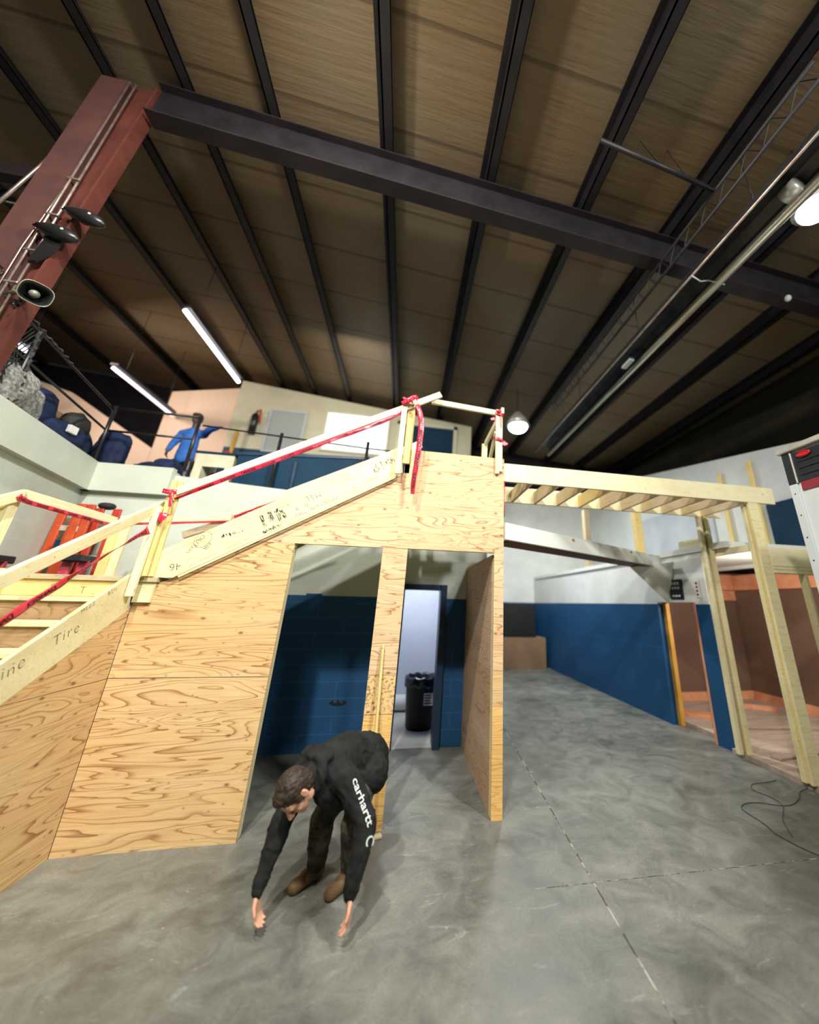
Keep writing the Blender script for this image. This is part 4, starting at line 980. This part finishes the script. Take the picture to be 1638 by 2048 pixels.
for P_, Q_ in zip(rg, rg[1:]):
    for k in range(40): bm.faces.new((P_[k], P_[(k + 1) % 40], Q_[(k + 1) % 40], Q_[k]))
put('bag_liner', from_bm(bm, 'l', True), base_mat('shiny_black_plastic', (0.015, 0.015, 0.017), 0.2, 0, 0.6)[0], bn)
lb = box('paper_label', 0.46, 0.61, 6.842, 6.846, 0.36, 0.53, M_PAPER, bn, 0)
for k in range(4): box('label_line', 0.475, 0.59 - 0.02 * (k % 2), 6.8395, 6.8415, 0.385 + 0.036 * k, 0.400 + 0.036 * k, M_NAVY, lb, 0)
tag(tube('floor_pipe', [(-0.3, 8.1, 0.14), (0.30, 8.1, 0.14)], 0.13, M_WHITE), 'white round pipe end behind the waste bin', 'pipe')
# chipped spot in the blue wall
bm = bmesh.new()
for k in range(9):
    x = -0.86 + 0.025 * k; bm_box(bm, x, x + 0.024, 6.1975, 6.201, 0.545 - 0.02 * math.sin(k / 8 * math.pi), 0.575 + 0.02 * math.sin(k * 1.9))
struct(put('trim_9', from_bm(bm), M_BLACK))

# long thin stick leaning on the pillar
tag(board('wooden_stick', (-0.115, 4.12, 0.03), (-0.155, 4.235, 1.475), 0.024, 0.024, M_LUMY), 'long thin yellow stick leaning on the pillar between the openings', 'stick')
tag(board('wood_offcut', (-0.20, 4.10, 0.012), (0.0, 4.16, 0.012), 0.02, 0.05, M_LUM), 'small wooden offcut on the floor at the pillar foot', 'offcut')

# cord on the slab
cpts = [(4.66, 4.36, 0.012), (4.48, 4.30, 0.008), (4.33, 4.18, 0.008), (4.12, 4.08, 0.008), (3.97, 4.09, 0.008), (3.80, 4.17, 0.008), (3.64, 4.17, 0.008), (3.53, 4.10, 0.008), (3.51, 3.99, 0.008), (3.50, 3.80, 0.008), (3.46, 3.62, 0.008), (3.55, 3.3, 0.008), (3.9, 2.9, 0.008), (4.4, 2.6, 0.008)]
c2 = [(3.57, 3.60, 0.008), (3.75, 3.85, 0.008), (3.98, 4.05, 0.020), (4.05, 4.25, 0.008), (4.0, 4.42, 0.008), (4.12, 4.55, 0.008), (4.35, 4.57, 0.008), (4.50, 4.60, 0.008)]
def smooth_pts(p, n=5):
    p = [V(q) for q in p]; out = []
    for i in range(len(p) - 1):
        a, b, c, d = p[max(i - 1, 0)], p[i], p[i + 1], p[min(i + 2, len(p) - 1)]
        for k in range(n):
            t = k / n; out.append(0.5 * ((2 * b) + (c - a) * t + (2 * a - 5 * b + 4 * c - d) * t * t + (3 * b - a - 3 * c + d) * t ** 3))
    return out + [p[-1]]
tag(tube('power_cord', smooth_pts(cpts), 0.0035, M_CORD, None, 6), 'thin dark cord looping from the tall post across the slab', 'cord')
tag(tube('power_cord', smooth_pts(c2), 0.0035, M_CORD, None, 6), 'second thin cord curling beside the post foot and crossing the first', 'cord')

# ------------------------------------------------------------------ trailer at the right edge
tl = root('cargo_trailer', 'white and black cargo trailer cut by the right edge', 'trailer', (5.0, 1.0, 0))
box('body', 3.85, 6.1, -3.5, 2.99, 0.55, 3.44, M_TRW, tl, 0.01)
box('upper_panel', 3.838, 3.849, -3.4, 2.905, 3.11, 3.42, M_TRK, tl, 0.002)
box('stripe', 3.836, 3.849, -3.4, 2.885, 3.02, 3.108, M_TRR, tl, 0.002)
for k in range(3): box('rib', 3.828, 3.8375, -3.4, 2.86, 3.17 + 0.07 * k, 3.178 + 0.07 * k, M_TRK, tl, 0.001)
box('corner_trim', 3.826, 3.86, 2.915, 3.0, 0.55, 3.10, M_TRW, tl, 0.004)
box('corner_trim_upper', 3.826, 3.86, 2.915, 3.0, 3.102, 3.44, M_TRK, tl, 0.004)
box('trim_bead', 3.822, 3.838, 2.900, 2.914, 3.102, 3.43, M_ALU, tl, 0.002)
box('roof_rail', 3.80, 3.90, -3.5, 3.03, 3.442, 3.500, M_ALU, tl, 0.008)
box('roof', 3.905, 6.1, -3.5, 3.0, 3.445, 3.49, M_ALU, tl, 0.008)
for k in range(12):
    tube('rivet', [(3.826, 2.957, 3.0 - 0.22 * k), (3.820, 2.957, 3.0 - 0.22 * k)], 0.006, M_BLACK, tl, 6)
bm = bmesh.new(); bm_ell(bm, (3.826, 2.775, 3.375), (0.018, 0.075, 0.032)); lens = put('marker_light', from_bm(bm, 'l', True), M_LENS, tl)
for k in (0, 1):
    y = 1.4 - k * 0.95
    bm = bmesh.new(); bm_tube(bm, [(3.88, y, 0.36), (4.10, y, 0.36)], 0.36, 28); put('wheel', from_bm(bm, 'w'), M_RUBBER, tl)
box('fender', 3.80, 4.12, -0.1, 2.0, 0.74, 0.79, M_BLACK, tl)

# things at the dim end of the corridor
tag(box('dark_cabinet', 2.9, 4.3, 12.6, 13.2, 0.9, 1.9, M_BLACK), 'dark blurred cabinet at the far end of the corridor', 'cabinet')
tag(box('beige_crate', 3.1, 4.6, 12.5, 13.3, 0.0, 0.895, M_CARD), 'beige crate under the dark cabinet at the corridor end', 'crate')

# ------------------------------------------------------------------ danger tape
def ribbon(name, pts, wid, wdir, mat, label, parent=None, words=True, rough=0.004, side=1, size=None, step=None, flip=False):
    pts = smooth_pts(pts, 6); n = len(pts)
    wd = [V(q) for q in wdir]; wi = wid if isinstance(wid, (list, tuple)) else [wid] * 2
    bm = bmesh.new(); L = []; frames = []
    for i, p in enumerate(pts):
        t = i / (n - 1) * (len(wd) - 1); k = min(int(t), len(wd) - 2); d = wd[k].lerp(wd[k + 1], t - k)
        t2 = i / (n - 1) * (len(wi) - 1); k2 = min(int(t2), len(wi) - 2); w_ = wi[k2] + (wi[k2 + 1] - wi[k2]) * (t2 - k2)
        tang = (pts[min(i + 1, n - 1)] - pts[max(i - 1, 0)]).normalized()
        d = (d - tang * d.dot(tang)).normalized(); nr = tang.cross(d)
        frames.append((p, tang, d, nr, w_))
        row = []
        for q in (-1, -0.4, 0.2, 1):
            off = nr * (rough * math.sin(i * 1.3 + q * 2.0) * (0.3 + abs(q)))
            row.append(p + d * (w_ / 2 * q) + off)
        L.append(row)
    front = [[bm.verts.new(q + frames[i][3] * 0.0004) for q in r] for i, r in enumerate(L)]
    back = [[bm.verts.new(q - frames[i][3] * 0.0004) for q in r] for i, r in enumerate(L)]
    for i in range(n - 1):
        for j in range(3):
            bm.faces.new((front[i][j], front[i + 1][j], front[i + 1][j + 1], front[i][j + 1]))
            bm.faces.new((back[i][j], back[i][j + 1], back[i + 1][j + 1], back[i + 1][j]))
        bm.faces.new((front[i][0], back[i][0], back[i + 1][0], front[i + 1][0])); bm.faces.new((front[i][3], front[i + 1][3], back[i + 1][3], back[i][3]))
    for e in (0, n - 1):
        for j in range(3): bm.faces.new((front[e][j], front[e][j + 1], back[e][j + 1], back[e][j]))
    bvh = BVHTree.FromBMesh(bm)
    o = put(name, from_bm(bm, name, True), mat, parent)
    if label: tag(o, label, 'tape')
    if words:
        arc = [0]
        for i in range(1, n): arc.append(arc[-1] + (pts[i] - pts[i - 1]).length)
        sz = size or wi[0] * 0.8; gap = step or sz * 5.6; s = sz * 0.5
        cu = bpy.data.curves.new('t', 'FONT'); cu.body = 'DANGER'; cu.size = sz; cu.extrude = 0; cu.offset = sz * 0.035
        t_ = bpy.data.objects.new('t', cu); COL.objects.link(t_)
        dg = bpy.context.evaluated_depsgraph_get(); dg.update(); me0 = bpy.data.meshes.new_from_object(t_.evaluated_get(dg)); bpy.data.objects.remove(t_)
        wlen = max(v.co.x for v in me0.vertices)
        while s + wlen < arc[-1]:
            me = me0.copy()
            for v in me.vertices:
                a = s + v.co.x; i = 0
                while i < n - 2 and arc[i + 1] < a: i += 1
                f = (a - arc[i]) / max(1e-6, arc[i + 1] - arc[i])
                p = frames[i][0].lerp(frames[i + 1][0], f); d = frames[i][2].lerp(frames[i + 1][2], f); nr = frames[i][3].lerp(frames[i + 1][3], f).normalized()
                w_ = frames[i][4]
                yy = (v.co.y - sz * 0.36) * min(1.0, w_ * 0.8 / sz)
                q = p + d * yy * (-1 if flip else 1)
                h = bvh.ray_cast(q + nr * side * 0.05, -nr * side, 0.1)
                v.co = (h[0] if h[0] else q) + nr * side * 0.0012
            me.materials.clear()
            put('danger_lettering', me, M_INK, o)
            s += gap
    return o
def rz(x): return 2.868 + (x + 2.35) * 0.5818
up = (0, 0, 1)
ribbon('danger_tape', [(-2.33, 4.165, 2.79), (-2.0, 4.17, rz(-2.0) - 0.073), (-1.5, 4.168, rz(-1.5) - 0.080), (-0.9, 4.165, rz(-0.9) - 0.082), (-0.45, 4.165, rz(-0.45) - 0.088), (-0.21, 4.16, rz(-0.21) - 0.060)],
       [0.022, 0.045, 0.05, 0.05, 0.04], [(0, -0.3, 1), (0, 0, 1), (0, -0.2, 1)], M_TAPE, 'red danger tape stretched under the front handrail of the upper flight', size=0.036, side=1)
ribbon('danger_tape', [(-2.40, 4.06, 2.46), (-2.42, 3.85, 2.30), (-2.42, 3.50, 2.05), (-2.42, 3.2, 1.82), (-2.42, 2.8, 1.52), (-2.42, 2.1, 1.05)],
       [0.085, 0.030, 0.040, 0.060, 0.062, 0.062], [(0, 0, 1), (0.5, 0, 0.8), (0, 0, 1), (0.1, 0, 1), (0, 0, 1)], M_TAPE, 'red danger tape stretched below the lower handrail', size=0.052, side=-1)
ribbon('danger_tape', [(-0.05, 4.13, 4.16), (-0.005, 4.10, 4.02), (0.022, 4.09, 3.86), (0.020, 4.09, 3.60), (0.005, 4.10, 3.35), (-0.008, 4.12, 3.14), (-0.005, 4.13, 3.02)][::-1],
       [0.04, 0.055, 0.06, 0.065, 0.068, 0.065, 0.05], [(-1, 0, 0), (-1, 0.1, 0), (-1, 0.25, 0), (-1, 0.1, 0)], M_TAPE, 'loose red danger tape hanging down over the high plywood panel', size=0.055, side=1, flip=False, step=0.27)
ribbon('danger_tape', [(-2.20, 5.235, 2.835), (-2.05, 5.235, 2.92), (-1.85, 5.235, 3.03), (-1.6, 5.235, 3.155), (-1.2, 5.238, 3.33)],
       [0.06, 0.05, 0.035, 0.02], [(0, 0, 1), (0, 0, 1)], M_TAPE, 'red danger tape along the rear handrail just above the stringer', size=0.05, side=1)
ribbon('danger_tape', [(-3.47, 4.02, 2.70), (-3.462, 4.12, 2.665), (-3.462, 4.6, 2.658), (-3.462, 5.15, 2.655)], [0.05, 0.04, 0.04], [(0, 0, 1), (0, 0, 1)], M_TAPE, 'red danger tape under the far side rail of the landing', size=0.032, side=1)
ribbon('danger_tape', [(-3.30, 5.262, 2.69), (-2.8, 5.262, 2.735), (-2.25, 5.262, 2.79)], [0.02, 0.02], [(0, 0, 1), (0, 0, 1)], M_TAPE, 'thin red danger tape under the rear landing rail', words=False)
def knot(label, c, r, seed, tails, mat=M_TAPE):
    o = root('tape_knot', label, 'tape', c)
    bm = bmesh.new(); rnd = random.Random(seed); c = V(c)
    for k in range(7):
        d = V((rnd.uniform(-1, 1), rnd.uniform(-0.5, 0.2), rnd.uniform(-0.7, 0.7))) * r
        M = Matrix.Rotation(rnd.uniform(0, 3), 3, 'X') @ Matrix.Rotation(rnd.uniform(0, 3), 3, 'Y')
        bm_ell(bm, c + d, (r * 0.75, r * 0.5, r * 0.28), M, 10, 7)
    put('knot', from_bm(bm, 'knot', True), mat, o)
    for t in tails:
        ribbon('tail', t[0], t[1], t[2], M_TAPEP if len(t) > 3 else mat, None, o, False)
    return o
knot('crumpled red tape knot on top of the post at the head of the stairs', (-0.15, 4.125, 4.175), 0.052, 1,
     [([(-0.23, 4.12, 4.14), (-0.15, 4.09, 4.19), (-0.07, 4.10, 4.24), (-0.06, 4.13, 4.17)], [0.05, 0.06], [(0, -0.3, 1), (0, -0.2, 1)])])
knot('red tape tied round the post top where the upper handrail starts', (-2.375, 4.125, 2.845), 0.026, 2,
     [([(-2.43, 4.12, 2.86), (-2.37, 4.112, 2.85), (-2.31, 4.13, 2.86)], [0.045, 0.045], [(0, 0, 1), (0, 0, 1)]),
      ([(-2.34, 4.11, 2.84), (-2.325, 4.10, 2.78), (-2.315, 4.10, 2.70)], [0.03, 0.025], [(1, 0, 0), (1, 0.4, 0)])])
knot('red tape bow tied where the lower handrail meets the post', (-2.405, 4.125, 2.62), 0.022, 3,
     [([(-2.50, 4.10, 2.66), (-2.45, 4.10, 2.64), (-2.405, 4.11, 2.625)], [0.075, 0.05, 0.02], [(0, 0, 1), (0, 0, 1)]),
      ([(-2.40, 4.11, 2.62), (-2.36, 4.10, 2.60), (-2.325, 4.11, 2.58)], [0.02, 0.09, 0.11], [(0, 0, 1), (0, 0, 1)])])
knot('red and pink tape wrapped round the top of the right guard post', (1.005, 4.20, 4.235), 0.026, 4,
     [([(0.96, 4.21, 4.23), (1.02, 4.20, 4.21), (1.07, 4.22, 4.22)], [0.06, 0.06], [(0, 0, 1), (0, 0, 1)]),
      ([(1.035, 4.205, 4.20), (1.03, 4.20, 4.10), (1.035, 4.205, 4.0)], [0.02, 0.012], [(1, 0, 0), (1, 0, 0)]),
      ([(0.96, 4.23, 4.14), (0.93, 4.22, 4.13), (0.90, 4.22, 4.12)], [0.05, 0.03], [(0, 0, 1), (0, 0, 1)], 1)])
knot('pink tape band with a loose end low on the right guard post', (1.01, 4.205, 3.84), 0.015, 5,
     [([(0.965, 4.21, 3.85), (1.01, 4.20, 3.845), (1.06, 4.21, 3.84)], [0.04, 0.04], [(0, 0, 1), (0, 0, 1)]),
      ([(1.06, 4.215, 3.80), (1.09, 4.21, 3.79), (1.125, 4.20, 3.79)], [0.075, 0.06, 0.01], [(0, 0, 1), (0.2, 0, 1)], 1)])
tag(tube('tape_wrap', [(1.012, 4.32, 3.90), (0.965, 4.33, 3.93), (0.96, 4.40, 3.93), (1.01, 4.42, 3.90)], 0.012, M_TAPE), 'red tape loop on the slanting brace behind the guard post', 'tape')
tag(tube('red_tape_strip', [(1.0945, 4.256, 3.29), (1.0945, 4.254, 3.05), (1.0935, 4.256, 2.86)], 0.005, M_TAPE), 'thin red tape strip hanging at the corner under the walkway beam', 'tape')

# ------------------------------------------------------------------ people
def frame(c, f):
    """head frame: c crown direction, f face direction -> columns right, face, crown"""
    f = V(f).normalized(); c = V(c); c = (c - f * c.dot(f)).normalized(); r = f.cross(c)
    return Matrix((r, f, c)).transposed()
def hand(bm, wrist, d, palm, side, s=1.0, curl=0.35):
    """d: direction of the fingers, palm: palm normal, side: towards the thumb"""
    wrist = V(wrist); d = V(d).normalized(); palm = V(palm); palm = (palm - d * palm.dot(d)).normalized(); th = V(side); th = (th - d * th.dot(d) - palm * th.dot(palm)).normalized()
    for q in (-0.026, -0.009, 0.009, 0.026):
        bm_cap(bm, wrist, 0.018 * s, wrist + d * 0.088 * s + th * q * s, 0.0125 * s, 12)
    for q, L in ((0.029, 0.072), (0.010, 0.082), (-0.010, 0.076), (-0.029, 0.058)):
        a = wrist + d * 0.088 * s + th * q * s
        b = a + (d + palm * curl).normalized() * L * 0.45 * s + th * q * 0.12
        c = b + (d + palm * curl * 2.6).normalized() * L * 0.33 * s
        e = c + (d * 0.5 + palm * curl * 3.0).normalized() * L * 0.25 * s
        bm_cap(bm, a, 0.0098 * s, b, 0.0088 * s, 10); bm_cap(bm, b, 0.0088 * s, c, 0.008 * s, 10); bm_cap(bm, c, 0.008 * s, e, 0.007 * s, 10)
    a = wrist + d * 0.028 * s + th * 0.020 * s
    b = a + (d * 0.75 + th * 0.75 + palm * 0.3).normalized() * 0.042 * s
    c = b + (d + th * 0.25 + palm * 0.4).normalized() * 0.034 * s
    bm_cap(bm, a, 0.014 * s, b, 0.011 * s, 10); bm_cap(bm, b, 0.011 * s, c, 0.009 * s, 10)
def head(bm, Hc, F, s=1.0):
    def P(x, y, z): return V(Hc) + F @ V((x, y, z)) * s
    def E(c, r): bm_ell(bm, P(*c), [q * s for q in r], F, 24, 16)
    E((0, -0.012, 0.035), (0.076, 0.095, 0.085)); E((0, 0.028, -0.045), (0.056, 0.062, 0.062)); E((0, 0.058, -0.082), (0.030, 0.030, 0.026))
    E((0, 0.050, 0.02), (0.060, 0.045, 0.055))
    for q in (-1, 1):
        bm_cap(bm, P(q * 0.016, 0.088, 0.020), 0.010 * s, P(q * 0.046, 0.074, 0.018), 0.010 * s, 10)     # brow
        E((q * 0.040, 0.055, -0.030), (0.022, 0.024, 0.022))                                               # cheek
        E((q * 0.031, 0.072, 0.000), (0.0135, 0.011, 0.010))                                              # eye lid
        E((q * 0.078, -0.004, -0.004), (0.007, 0.019, 0.032)); E((q * 0.082, -0.012, 0.008), (0.008, 0.010, 0.022))
        E((q * 0.050, 0.000, -0.062), (0.014, 0.030, 0.024))                                               # jaw corner
    bm_cap(bm, P(0, 0.092, 0.010), 0.009 * s, P(0, 0.116, -0.028), 0.0125 * s, 12)
    for q in (-1, 1): E((q * 0.012, 0.102, -0.032), (0.008, 0.010, 0.008))
    bm_cap(bm, P(-0.018, 0.082, -0.058), 0.007 * s, P(0.018, 0.082, -0.058), 0.007 * s, 10); bm_cap(bm, P(-0.015, 0.081, -0.069), 0.0075 * s, P(0.015, 0.081, -0.069), 0.0075 * s, 10)
def hair(name, par, Hc, F, mat, s=1.0, seed=0):
    bm = bmesh.new()
    def P(x, y, z): return V(Hc) + F @ V((x, y, z)) * s
    bm_ell(bm, P(0, -0.016, 0.043), [0.084 * s, 0.098 * s, 0.088 * s], F, 40, 28)
    bm_ell(bm, P(0, -0.045, -0.005), [0.074 * s, 0.066 * s, 0.075 * s], F, 32, 20)
    bm_ell(bm, P(0, 0.035, 0.088), [0.060 * s, 0.050 * s, 0.034 * s], F, 32, 20)
    for q in (-1, 1): bm_ell(bm, P(q * 0.072, 0.020, 0.018), [0.010 * s, 0.024 * s, 0.035 * s], F, 16, 12)
    return remeshed(name, bm, 0.006 * s, mat, par, 3, lambda c: 0.006 * s * noise.noise(V((c.x * 60, c.y * 60, c.z * 60))) + 0.003 * s * noise.noise(c * 160))

# bent-over worker in front of the pillar
pr = root('person', 'person in black hooded sweatshirt and dirty grey trousers bending down at the opening', 'person', (-0.33, 3.55, 0.0))
Hc = V((-0.562, 3.190, 0.712)); F = frame((-0.70, -0.60, 0.14), (-0.24, -0.30, -0.90)); HS = 1.10
Pv, Mb, Ch, Nk = V((-0.20, 3.66, 0.725)), V((-0.31, 3.55, 0.765)), V((-0.41, 3.43, 0.755)), V((-0.475, 3.33, 0.755))
LS, LE, LWr = V((-0.265, 3.29, 0.715)), V((-0.105, 3.19, 0.525)), V((-0.150, 3.09, 0.225))
RS, RE, RWr = V((-0.545, 3.50, 0.720)), V((-0.665, 3.39, 0.485)), V((-0.705, 3.25, 0.205))
LHp, RHp = V((-0.135, 3.60, 0.70)), V((-0.265, 3.73, 0.70))
LK, RK = V((-0.200, 3.43, 0.415)), V((-0.425, 3.55, 0.405))
LA_, RA_ = V((-0.190, 3.60, 0.085)), V((-0.440, 3.70, 0.085))
bm = bmesh.new()
head(bm, Hc, F, HS)
bm_cap(bm, Hc + F @ V((0, -0.02, -0.04)), 0.052, Nk, 0.060)
bm_cap(bm, Nk, 0.07, Ch, 0.125); bm_cap(bm, Ch, 0.125, Mb, 0.115); bm_cap(bm, Mb, 0.115, Pv, 0.125)
for a, b, c in ((LS, LE, LWr), (RS, RE, RWr)):
    bm_cap(bm, Ch, 0.09, a, 0.055); bm_cap(bm, a, 0.052, b, 0.040); bm_cap(bm, b, 0.040, c, 0.028)
hand(bm, LWr, (0.05, -0.12, -1), (-0.7, -0.2, 0), (-0.4, -0.8, 0)); hand(bm, RWr, (0.15, -0.10, -1), (0.7, -0.2, 0), (0.3, -0.8, 0))
for h, k, a in ((LHp, LK, LA_), (RHp, RK, RA_)):
    bm_cap(bm, Pv, 0.10, h, 0.085); bm_cap(bm, h, 0.080, k, 0.056); bm_cap(bm, k, 0.055, a, 0.038)
    bm_cap(bm, a + V((0, 0, -0.03)), 0.035, a + V((-0.10, -0.10, -0.045)), 0.03)
body = remeshed('body', bm, 0.0055, M_SKIN, pr, 3)
hair('hair', pr, Hc, F, M_HAIR, HS)
bm = bmesh.new()
bm_cap(bm, Nk + V((-0.015, -0.015, -0.005)), 0.095, Ch, 0.155, 24); bm_cap(bm, Ch, 0.158, Mb, 0.165, 24); bm_cap(bm, Mb, 0.165, Pv + V((0.035, 0.045, -0.005)), 0.160, 24)
bm_cap(bm, Pv + V((0.03, 0.04, -0.01)), 0.158, Pv + V((0.055, 0.03, -0.085)), 0.150, 24)
bm_cap(bm, Pv, 0.15, LHp + V((0.015, -0.02, -0.045)), 0.130, 24); bm_cap(bm, Pv, 0.15, RHp + V((0, 0, -0.01)), 0.122, 24)
bm_cap(bm, V((-0.34, 3.42, 0.66)), 0.11, V((-0.24, 3.55, 0.64)), 0.12, 24)       # belly cloth hanging
bm_cap(bm, V((-0.40, 3.36, 0.66)), 0.10, V((-0.33, 3.40, 0.60)), 0.10, 20)
for a, b, c in ((LS, LE, LWr), (RS, RE, RWr)):
    bm_cap(bm, Ch + (a - Ch) * 0.3, 0.12, a, 0.085, 24); bm_cap(bm, a, 0.084, b, 0.066, 24); bm_cap(bm, b, 0.067, c + (b - c) * 0.12, 0.046, 24)
    d = (c - b).normalized(); bm_cap(bm, c - d * 0.045, 0.036, c - d * 0.005, 0.035, 20)
# hood lying on the nape
F2 = frame((-0.6, -0.66, 0.35), (-0.30, -0.16, -0.93))
bm_ell(bm, (-0.505, 3.365, 0.862), (0.088, 0.095, 0.048), Matrix.Rotation(0.8, 3, 'Z'), 24, 16)
bm_ell(bm, (-0.455, 3.325, 0.855), (0.085, 0.06, 0.042), Matrix.Rotation(-0.8, 3, 'Z'), 24, 16)
hb = V((-0.495, 3.345, 0.822))
dn = V((-0.5, -0.83, -0.15)).normalized(); e1 = dn.cross(V((0, 0, 1))).normalized(); e2 = e1.cross(dn).normalized(); rc = V((-0.505, 3.283, 0.770))
for k in range(18):
    def q(t): return rc + e1 * (0.095 * math.cos(t)) + e2 * (0.088 * math.sin(t)) - dn * (0.03 * math.sin(t))
    bm_cap(bm, q(k * math.pi / 9), 0.030, q((k + 1) * math.pi / 9), 0.030, 12)
def fold(c):
    a = noise.noise(V((c.x * 9, c.y * 9, c.z * 5))); b = noise.noise(V((c.x * 26 + c.z * 18, c.y * 20, c.z * 24)))
    r = 1 - abs(noise.noise(V((c.x * 11 + c.y * 4, c.y * 11, c.z * 8 + 3)))) * 4
    return 0.010 * a + 0.0045 * b + 0.009 * max(0.0, r) ** 2
hoodie = remeshed('hooded_sweatshirt', bm, 0.0085, M_HOOD, pr, 5, fold)
bm = bmesh.new()
for h, k, a in ((LHp, LK, LA_), (RHp, RK, RA_)):
    bm_cap(bm, Pv + V((0, 0.01, -0.03)), 0.11, h, 0.095, 20); bm_cap(bm, h, 0.098, k, 0.082, 20); bm_cap(bm, k, 0.082, a + V((0, 0, 0.02)), 0.068, 20)
trousers = remeshed('work_trousers', bm, 0.009, M_JEAN, pr, 4, lambda c: 0.012 * noise.noise(V((c.x * 14, c.y * 14, c.z * 9))) + 0.005 * noise.noise(c * 34))
for a in (LA_, RA_):
    bm = bmesh.new(); bm_cap(bm, V((a.x + 0.02, a.y + 0.03, 0.045)), 0.042, V((a.x - 0.11, a.y - 0.12, 0.036)), 0.042, 16); bm_cap(bm, V((a.x, a.y, 0.07)), 0.045, V((a.x - 0.06, a.y - 0.06, 0.05)), 0.042, 16); bm_cap(bm, V((a.x, a.y, 0.12)), 0.05, V((a.x, a.y, 0.05)), 0.048)
    for v in bm.verts: v.co.z = max(v.co.z, 0.003)
    remeshed('work_boot', bm, 0.007, M_SHOE, pr, 2)
# sleeve print, laid onto the cloth
bmh = bmesh.new(); bmh.from_mesh(hoodie.data); bv = BVHTree.FromBMesh(bmh); bmh.free()
camp = V((0, 0, 1.88))
def print_on(body_, size, path, par, up_hint, closed=None):
    cu = bpy.data.curves.new('t', 'FONT'); cu.body = body_; cu.size = size; cu.extrude = 0; cu.offset = size * 0.012; cu.resolution_u = 3
    t_ = bpy.data.objects.new('t', cu); COL.objects.link(t_)
    dg = bpy.context.evaluated_depsgraph_get(); dg.update(); me = bpy.data.meshes.new_from_object(t_.evaluated_get(dg)); bpy.data.objects.remove(t_)
    b2 = bmesh.new(); b2.from_mesh(me); bmesh.ops.triangulate(b2, faces=b2.faces[:]); bmesh.ops.subdivide_edges(b2, edges=b2.edges[:], cuts=2, use_grid_fill=True); b2.to_mesh(me); b2.free()
    wl = max(v.co.x for v in me.vertices)
    a, b = V(path[0]), V(path[1]); nrm = V(path[2]).normalized(); d = (b - a); L = d.length; d.normalize(); u = nrm.cross(d).normalized()
    for v in me.vertices:
        p = a + d * (v.co.x / wl * L) + u * (v.co.y)
        h = bv.ray_cast(p + nrm * 0.3, -nrm, 0.6)
        v.co = (h[0] + nrm * 0.0025) if h[0] else p
    me.materials.clear()
    return put('sleeve_print', me, M_PRINT, par)
nrm = V((0.25, -0.88, 0.40))
print_on('carhartt', 0.062, (LS + V((0.030, -0.05, 0.020)), LE + V((0.012, -0.05, -0.010)), nrm), hoodie, None)
print_on('C', 0.085, (LE + V((0.010, -0.04, -0.050)), LE + V((0.004, -0.045, -0.105)), nrm), hoodie, None)

# person standing on the loft
p2 = root('person', 'person in blue shirt and black trousers standing on the loft with one arm out', 'person', (-4.48, 7.9, 3.41))
Hc2 = V((-4.46, 7.88, 5.29)); Fh = frame((0, 0, 1), (-0.3, -1, -0.25))
bm = bmesh.new(); head(bm, Hc2, Fh)
sh, pv = V((-4.47, 7.92, 4.98)), V((-4.49, 7.92, 4.42))
l_sh, r_sh = sh + V((0.19, 0, 0.0)), sh + V((-0.19, 0.02, -0.02))
l_el, l_wr = V((-4.12, 7.75, 5.02)), V((-3.90, 7.62, 5.04)); r_el, r_wr = V((-4.74, 7.88, 4.72)), V((-4.70, 7.72, 4.50))
bm_cap(bm, Hc2 + V((0, 0.01, -0.05)), 0.052, sh, 0.06); bm_cap(bm, sh, 0.10, pv, 0.12)
for a, b, c in ((l_sh, l_el, l_wr), (r_sh, r_el, r_wr)): bm_cap(bm, sh, 0.07, a, 0.055); bm_cap(bm, a, 0.05, b, 0.04); bm_cap(bm, b, 0.04, c, 0.03)
hand(bm, l_wr, (1, -0.5, 0), (0, 0, -1), (0.3, -1, 0)); hand(bm, r_wr, (0.1, -0.2, -1), (1, 0, 0), (0, -1, 0))
lg = [(V((-4.40, 7.92, 4.36)), V((-4.39, 7.90, 3.90)), V((-4.38, 7.94, 3.50))), (V((-4.58, 7.92, 4.36)), V((-4.60, 7.88, 3.90)), V((-4.61, 7.94, 3.50)))]
for h, k, a in lg: bm_cap(bm, pv, 0.1, h, 0.085); bm_cap(bm, h, 0.08, k, 0.055); bm_cap(bm, k, 0.055, a, 0.04)
remeshed('body', bm, 0.008, base_mat('dark_skin_tone', (0.10, 0.06, 0.045), 0.5)[0], p2, 2)
hair('hair', p2, Hc2, Fh, M_HAIR)
bm = bmesh.new(); bm_cap(bm, sh, 0.13, pv + V((0, 0, 0.02)), 0.16, 20)
for a, b, c in ((l_sh, l_el, l_wr), (r_sh, r_el, r_wr)): bm_cap(bm, sh, 0.12, a, 0.085); bm_cap(bm, a, 0.08, b, 0.065); bm_cap(bm, b, 0.062, c.lerp(b, 0.15), 0.045)
remeshed('shirt', bm, 0.012, M_SHIRT, p2, 3, lambda c: 0.008 * noise.noise(c * 12))
bm = bmesh.new()
for h, k, a in lg: bm_cap(bm, pv + V((0, 0, -0.03)), 0.13, h, 0.105); bm_cap(bm, h, 0.105, k, 0.08); bm_cap(bm, k, 0.08, a, 0.065)
remeshed('trousers', bm, 0.012, M_BLACK, p2, 3, lambda c: 0.008 * noise.noise(c * 12))
for h, k, a in lg:
    bm = bmesh.new(); bm_cap(bm, V((a.x, 7.96, 3.46)), 0.048, V((a.x - 0.03, 7.80, 3.455)), 0.042); remeshed('shoe', bm, 0.01, M_BLACK, p2, 1)
